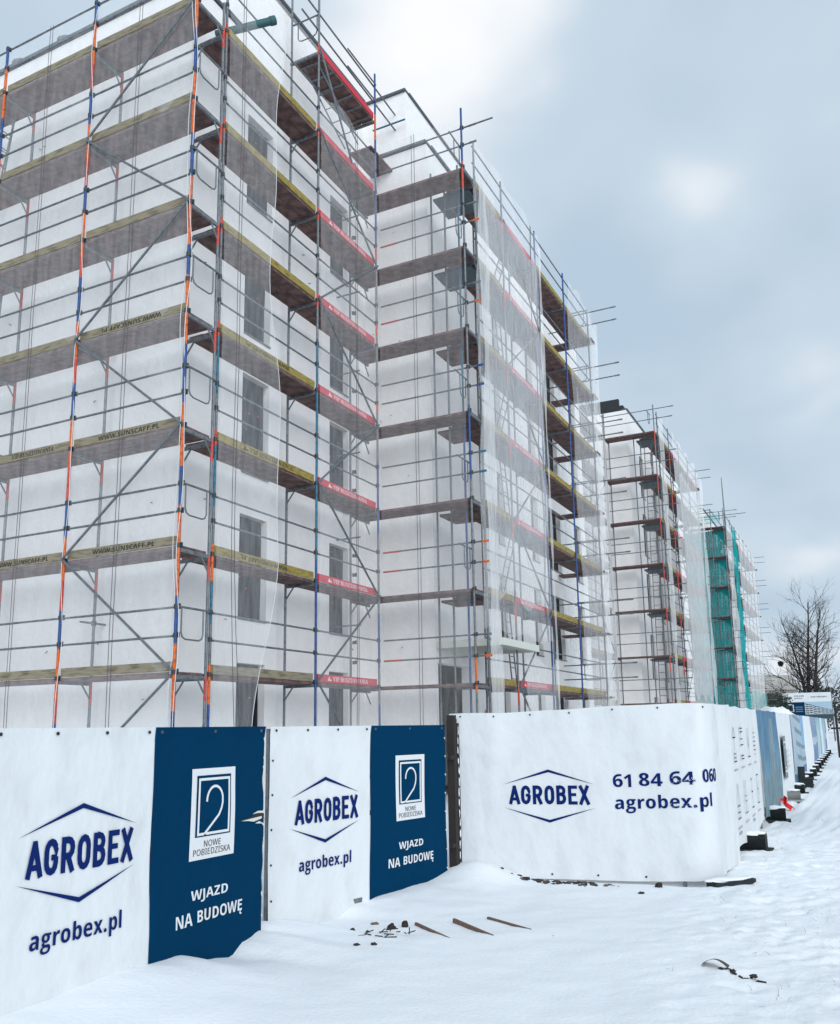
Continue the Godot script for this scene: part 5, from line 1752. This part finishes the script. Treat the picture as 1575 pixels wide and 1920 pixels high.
# ---------------------------------------------------------------- things in the snow
func build_debris() -> void:
	var boards := [[Vector2(7.96, -4.08), Vector2(7.42, -3.38), 0.05, "thin dark board edge sticking out of the snow nearest the gate"], [Vector2(8.21, -3.79), Vector2(7.76, -3.14), 0.075, "broad reddish board sticking out of the snow between two thinner ones"], [Vector2(8.48, -3.54), Vector2(8.0, -2.7), 0.04, "snow buried board edge farthest from the gate"]]
	for q in boards:
		var a: Vector2 = q[0]
		var b: Vector2 = q[1]
		var ya := ground(a.x, a.y)
		var yb := ground(b.x, b.y)
		var o := thing("plank", q[3], "plank", Vector3(a.x, ya, a.y), 0.0, "boards lying in the snow before the gate")
		bar(o, "board", Vector3(0, -q[2] * 0.05, 0), Vector3(b.x - a.x, yb - ya - q[2] * 0.62, b.y - a.y), 0.025, q[2] * 1.2, M.plank)
	var bits := [[7.73, -4.22, 0.06, 0.045, "rust_post", "black rounded lump beside the boards in the snow"], [7.85, -4.14, 0.055, 0.06, "rust_post", "dark brown stone next to the black lump"], [7.9, -4.5, 0.06, 0.02, "plank", "small orange brown wood chip near the gate"], [7.41, -4.46, 0.03, 0.02, "ink", "tiny dark pebble under the gate banner"], [7.5, -4.35, 0.03, 0.02, "soil", "small dark clod beside the tiny pebble"], [6.89, -4.11, 0.05, 0.012, "soil", "flat dark clod pressed in the smooth snow"], [7.0, -4.0, 0.05, 0.015, "soil", "flat clod beside the other in smooth snow"],
		[10.74, -2.33, 0.06, 0.05, "soil", "brown stone under the white corner banner"], [10.36, -2.45, 0.05, 0.02, "soil", "dark clod before the white corner banner"]]
	for i in bits.size():
		var q: Array = bits[i]
		var o := part(self, numbered("stone"), lump(Vector3(q[2] * 0.75, q[3] * 0.8, q[2] * 0.6), 20 + i, 0.3, 12), M[q[4]], Transform3D(Basis(Vector3.UP, i * 0.7), Vector3(q[0], ground(q[0], q[1]) + q[3] * 0.15, q[1])))
		tag(o, q[5], "stone")
	# twigs by the lumps
	var tw := thing("twig_pile", "dark twigs half buried before the black lump", "twigs", Vector3(7.42, ground(7.42, -4.1), -4.1))
	var rr := RandomNumberGenerator.new()
	rr.seed = 12
	for i in 16:
		var p := Vector3(rr.randf_range(-0.15, 0.15), 0.012, rr.randf_range(-0.22, 0.25))
		var d := Vector3(rr.randf_range(-1, 1), rr.randf_range(-0.02, 0.25), rr.randf_range(-1, 1)).normalized() * rr.randf_range(0.05, 0.13)
		rod(tw, "twig", p, p + d, 0.005, M.soil)
	# bare earth along the fence foot
	var earth := thing("earth_patch", "bare brown earth and clods under the white corner banner", "earth", Vector3(10.62, 0.0, -3.45))
	for i in 150:
		var s := rr.randf_range(0.006, 0.024)
		var p := Vector3(rr.randfn() * 0.06, 0.0, rr.randfn() * 0.33)
		p.x += p.z * 0.16
		p.y = ground(10.62 + p.x, -3.45 + p.z) + s * 0.15
		part(earth, "clod", lump(Vector3(s * 1.3, s * 0.6, s * 1.6), i % 6, 0.4, 6), M.soil if i % 3 else M.leaf_litter, Transform3D(Basis(Vector3.UP, rr.randf() * 6.0), p))
	var pl := thing("plank", "grey snowy plank pointing out from under the fence corner", "plank", Vector3(11.3, ground(11.3, -1.6) + 0.03, -1.6), 0.9)
	block(pl, "board", Vector3.ZERO, Vector3(0.16, 0.07, 0.62), M.rubber)
	part(pl, "snow_cover", lump(Vector3(0.1, 0.025, 0.32), 5, 0.3, 12), M.snow, Transform3D(Basis(), Vector3(0, 0.045, -0.06)))
	# dead leaf heap on the path
	var lf := thing("leaf_heap", "brown dead leaf and earth heap pushed up through the path snow", "leaves", Vector3(7.42, ground(7.42, -1.26), -1.26))
	part(lf, "curled_leaf", sheet(func(u: float, v: float) -> Vector3: return Vector3(-0.03 + 0.10 * v, 0.055 * sin(u * PI) * (1.0 - 0.3 * v) + 0.004, -0.06 + 0.2 * u), 10, 4), M.leaf_litter)
	for i in 26:
		var t := i / 26.0
		var p := Vector3(-0.02 - 0.17 * t + rr.randf_range(-0.02, 0.02), 0.01, 0.1 + 0.32 * t + rr.randf_range(-0.02, 0.02))
		p.y = ground(7.42 + p.x, -1.26 + p.z) - ground(7.42, -1.26) + 0.006
		part(lf, "crumb", lump(Vector3(0.022, 0.012, 0.03) * rr.randf_range(0.4, 1.1), i % 5, 0.4, 6), M.soil, Transform3D(Basis(Vector3.UP, rr.randf() * 6.0), p))
	# red cloth
	var cl := part(self, "red_cloth", sheet(func(u: float, v: float) -> Vector3: return Vector3(20.9 + 0.08 * sin(u * 5.0 + v * 3.0) + 0.14 * v, 0.03 + 0.26 * (1.0 - u) * (0.7 + 0.3 * v) + 0.03 * sin(v * 7.0 + u * 4.0), -1.83 + 0.18 * u + 0.08 * v + 0.03 * sin(u * 9.0)), 10, 6), M.red_cloth)
	tag(cl, "crumpled red cloth hanging from the fence foot under the blue sky print", "cloth")
	# hazard board in the entrance
	var hz := thing("hazard_board", "red and white striped hazard board in the entrance under the canopy", "board", Vector3(19.9, 0.0, -8.2))
	block(hz, "panel", Vector3(0, 1.9, 0), Vector3(0.2, 0.8, 0.02), M.banner)
	for i in 4:
		print_on(hz, "stripe", PackedVector2Array([Vector2(-0.1, 1.55 + i * 0.2), Vector2(0.1, 1.65 + i * 0.2), Vector2(0.1, 1.75 + i * 0.2), Vector2(-0.1, 1.55 + i * 0.2), Vector2(0.1, 1.75 + i * 0.2), Vector2(-0.1, 1.65 + i * 0.2)]), func(u: float, v: float) -> Vector3: return Vector3(u, v, 0.014), "red_pole")
	block(hz, "post", Vector3(0, 0.75, 0), Vector3(0.05, 1.5, 0.05), M.galv)
	# dry grass blades through the trodden snow
	var blade := tube_path([Vector3.ZERO, Vector3(0.004, 0.03, 0.0), Vector3(0.018, 0.055, 0.004)], 0.0017, 3, 0.3)
	var mm := MultiMesh.new()
	mm.transform_format = MultiMesh.TRANSFORM_3D
	mm.mesh = blade
	var spots := []
	for c in 260:
		var x := 5.6 + 14.0 * pow(rr.randf(), 1.4)
		var z := -1.55 + rr.randf() * (2.2 + 0.05 * x)
		var cnt := 2 + int(8.0 * pow(rr.randf(), 3.0))
		if wob.get_noise_2d(x * 90.0, z * 60.0) < -0.05:
			continue
		for i in cnt:
			var p := Vector3(x + rr.randfn() * 0.07, 0, z + rr.randfn() * 0.05)
			p.y = ground(p.x, p.z) - 0.008
			var bs := Basis(Vector3.UP, rr.randf() * TAU) * Basis(Vector3(1, 0, 0), rr.randf_range(0.3, 1.55)) * Basis.from_scale(Vector3.ONE * rr.randf_range(0.25, 1.2))
			spots.append(Transform3D(bs, p))
	mm.instance_count = spots.size()
	for i in spots.size():
		mm.set_instance_transform(i, spots[i])
	var gr := MultiMeshInstance3D.new()
	gr.name = "dry_grass"
	gr.multimesh = mm
	gr.material_override = M.dry_grass
	gr.set_meta("kind", "stuff")
	gr.set_meta("label", "dry grass blades poking through the trodden snow")
	gr.set_meta("category", "grass")
	add_child(gr)
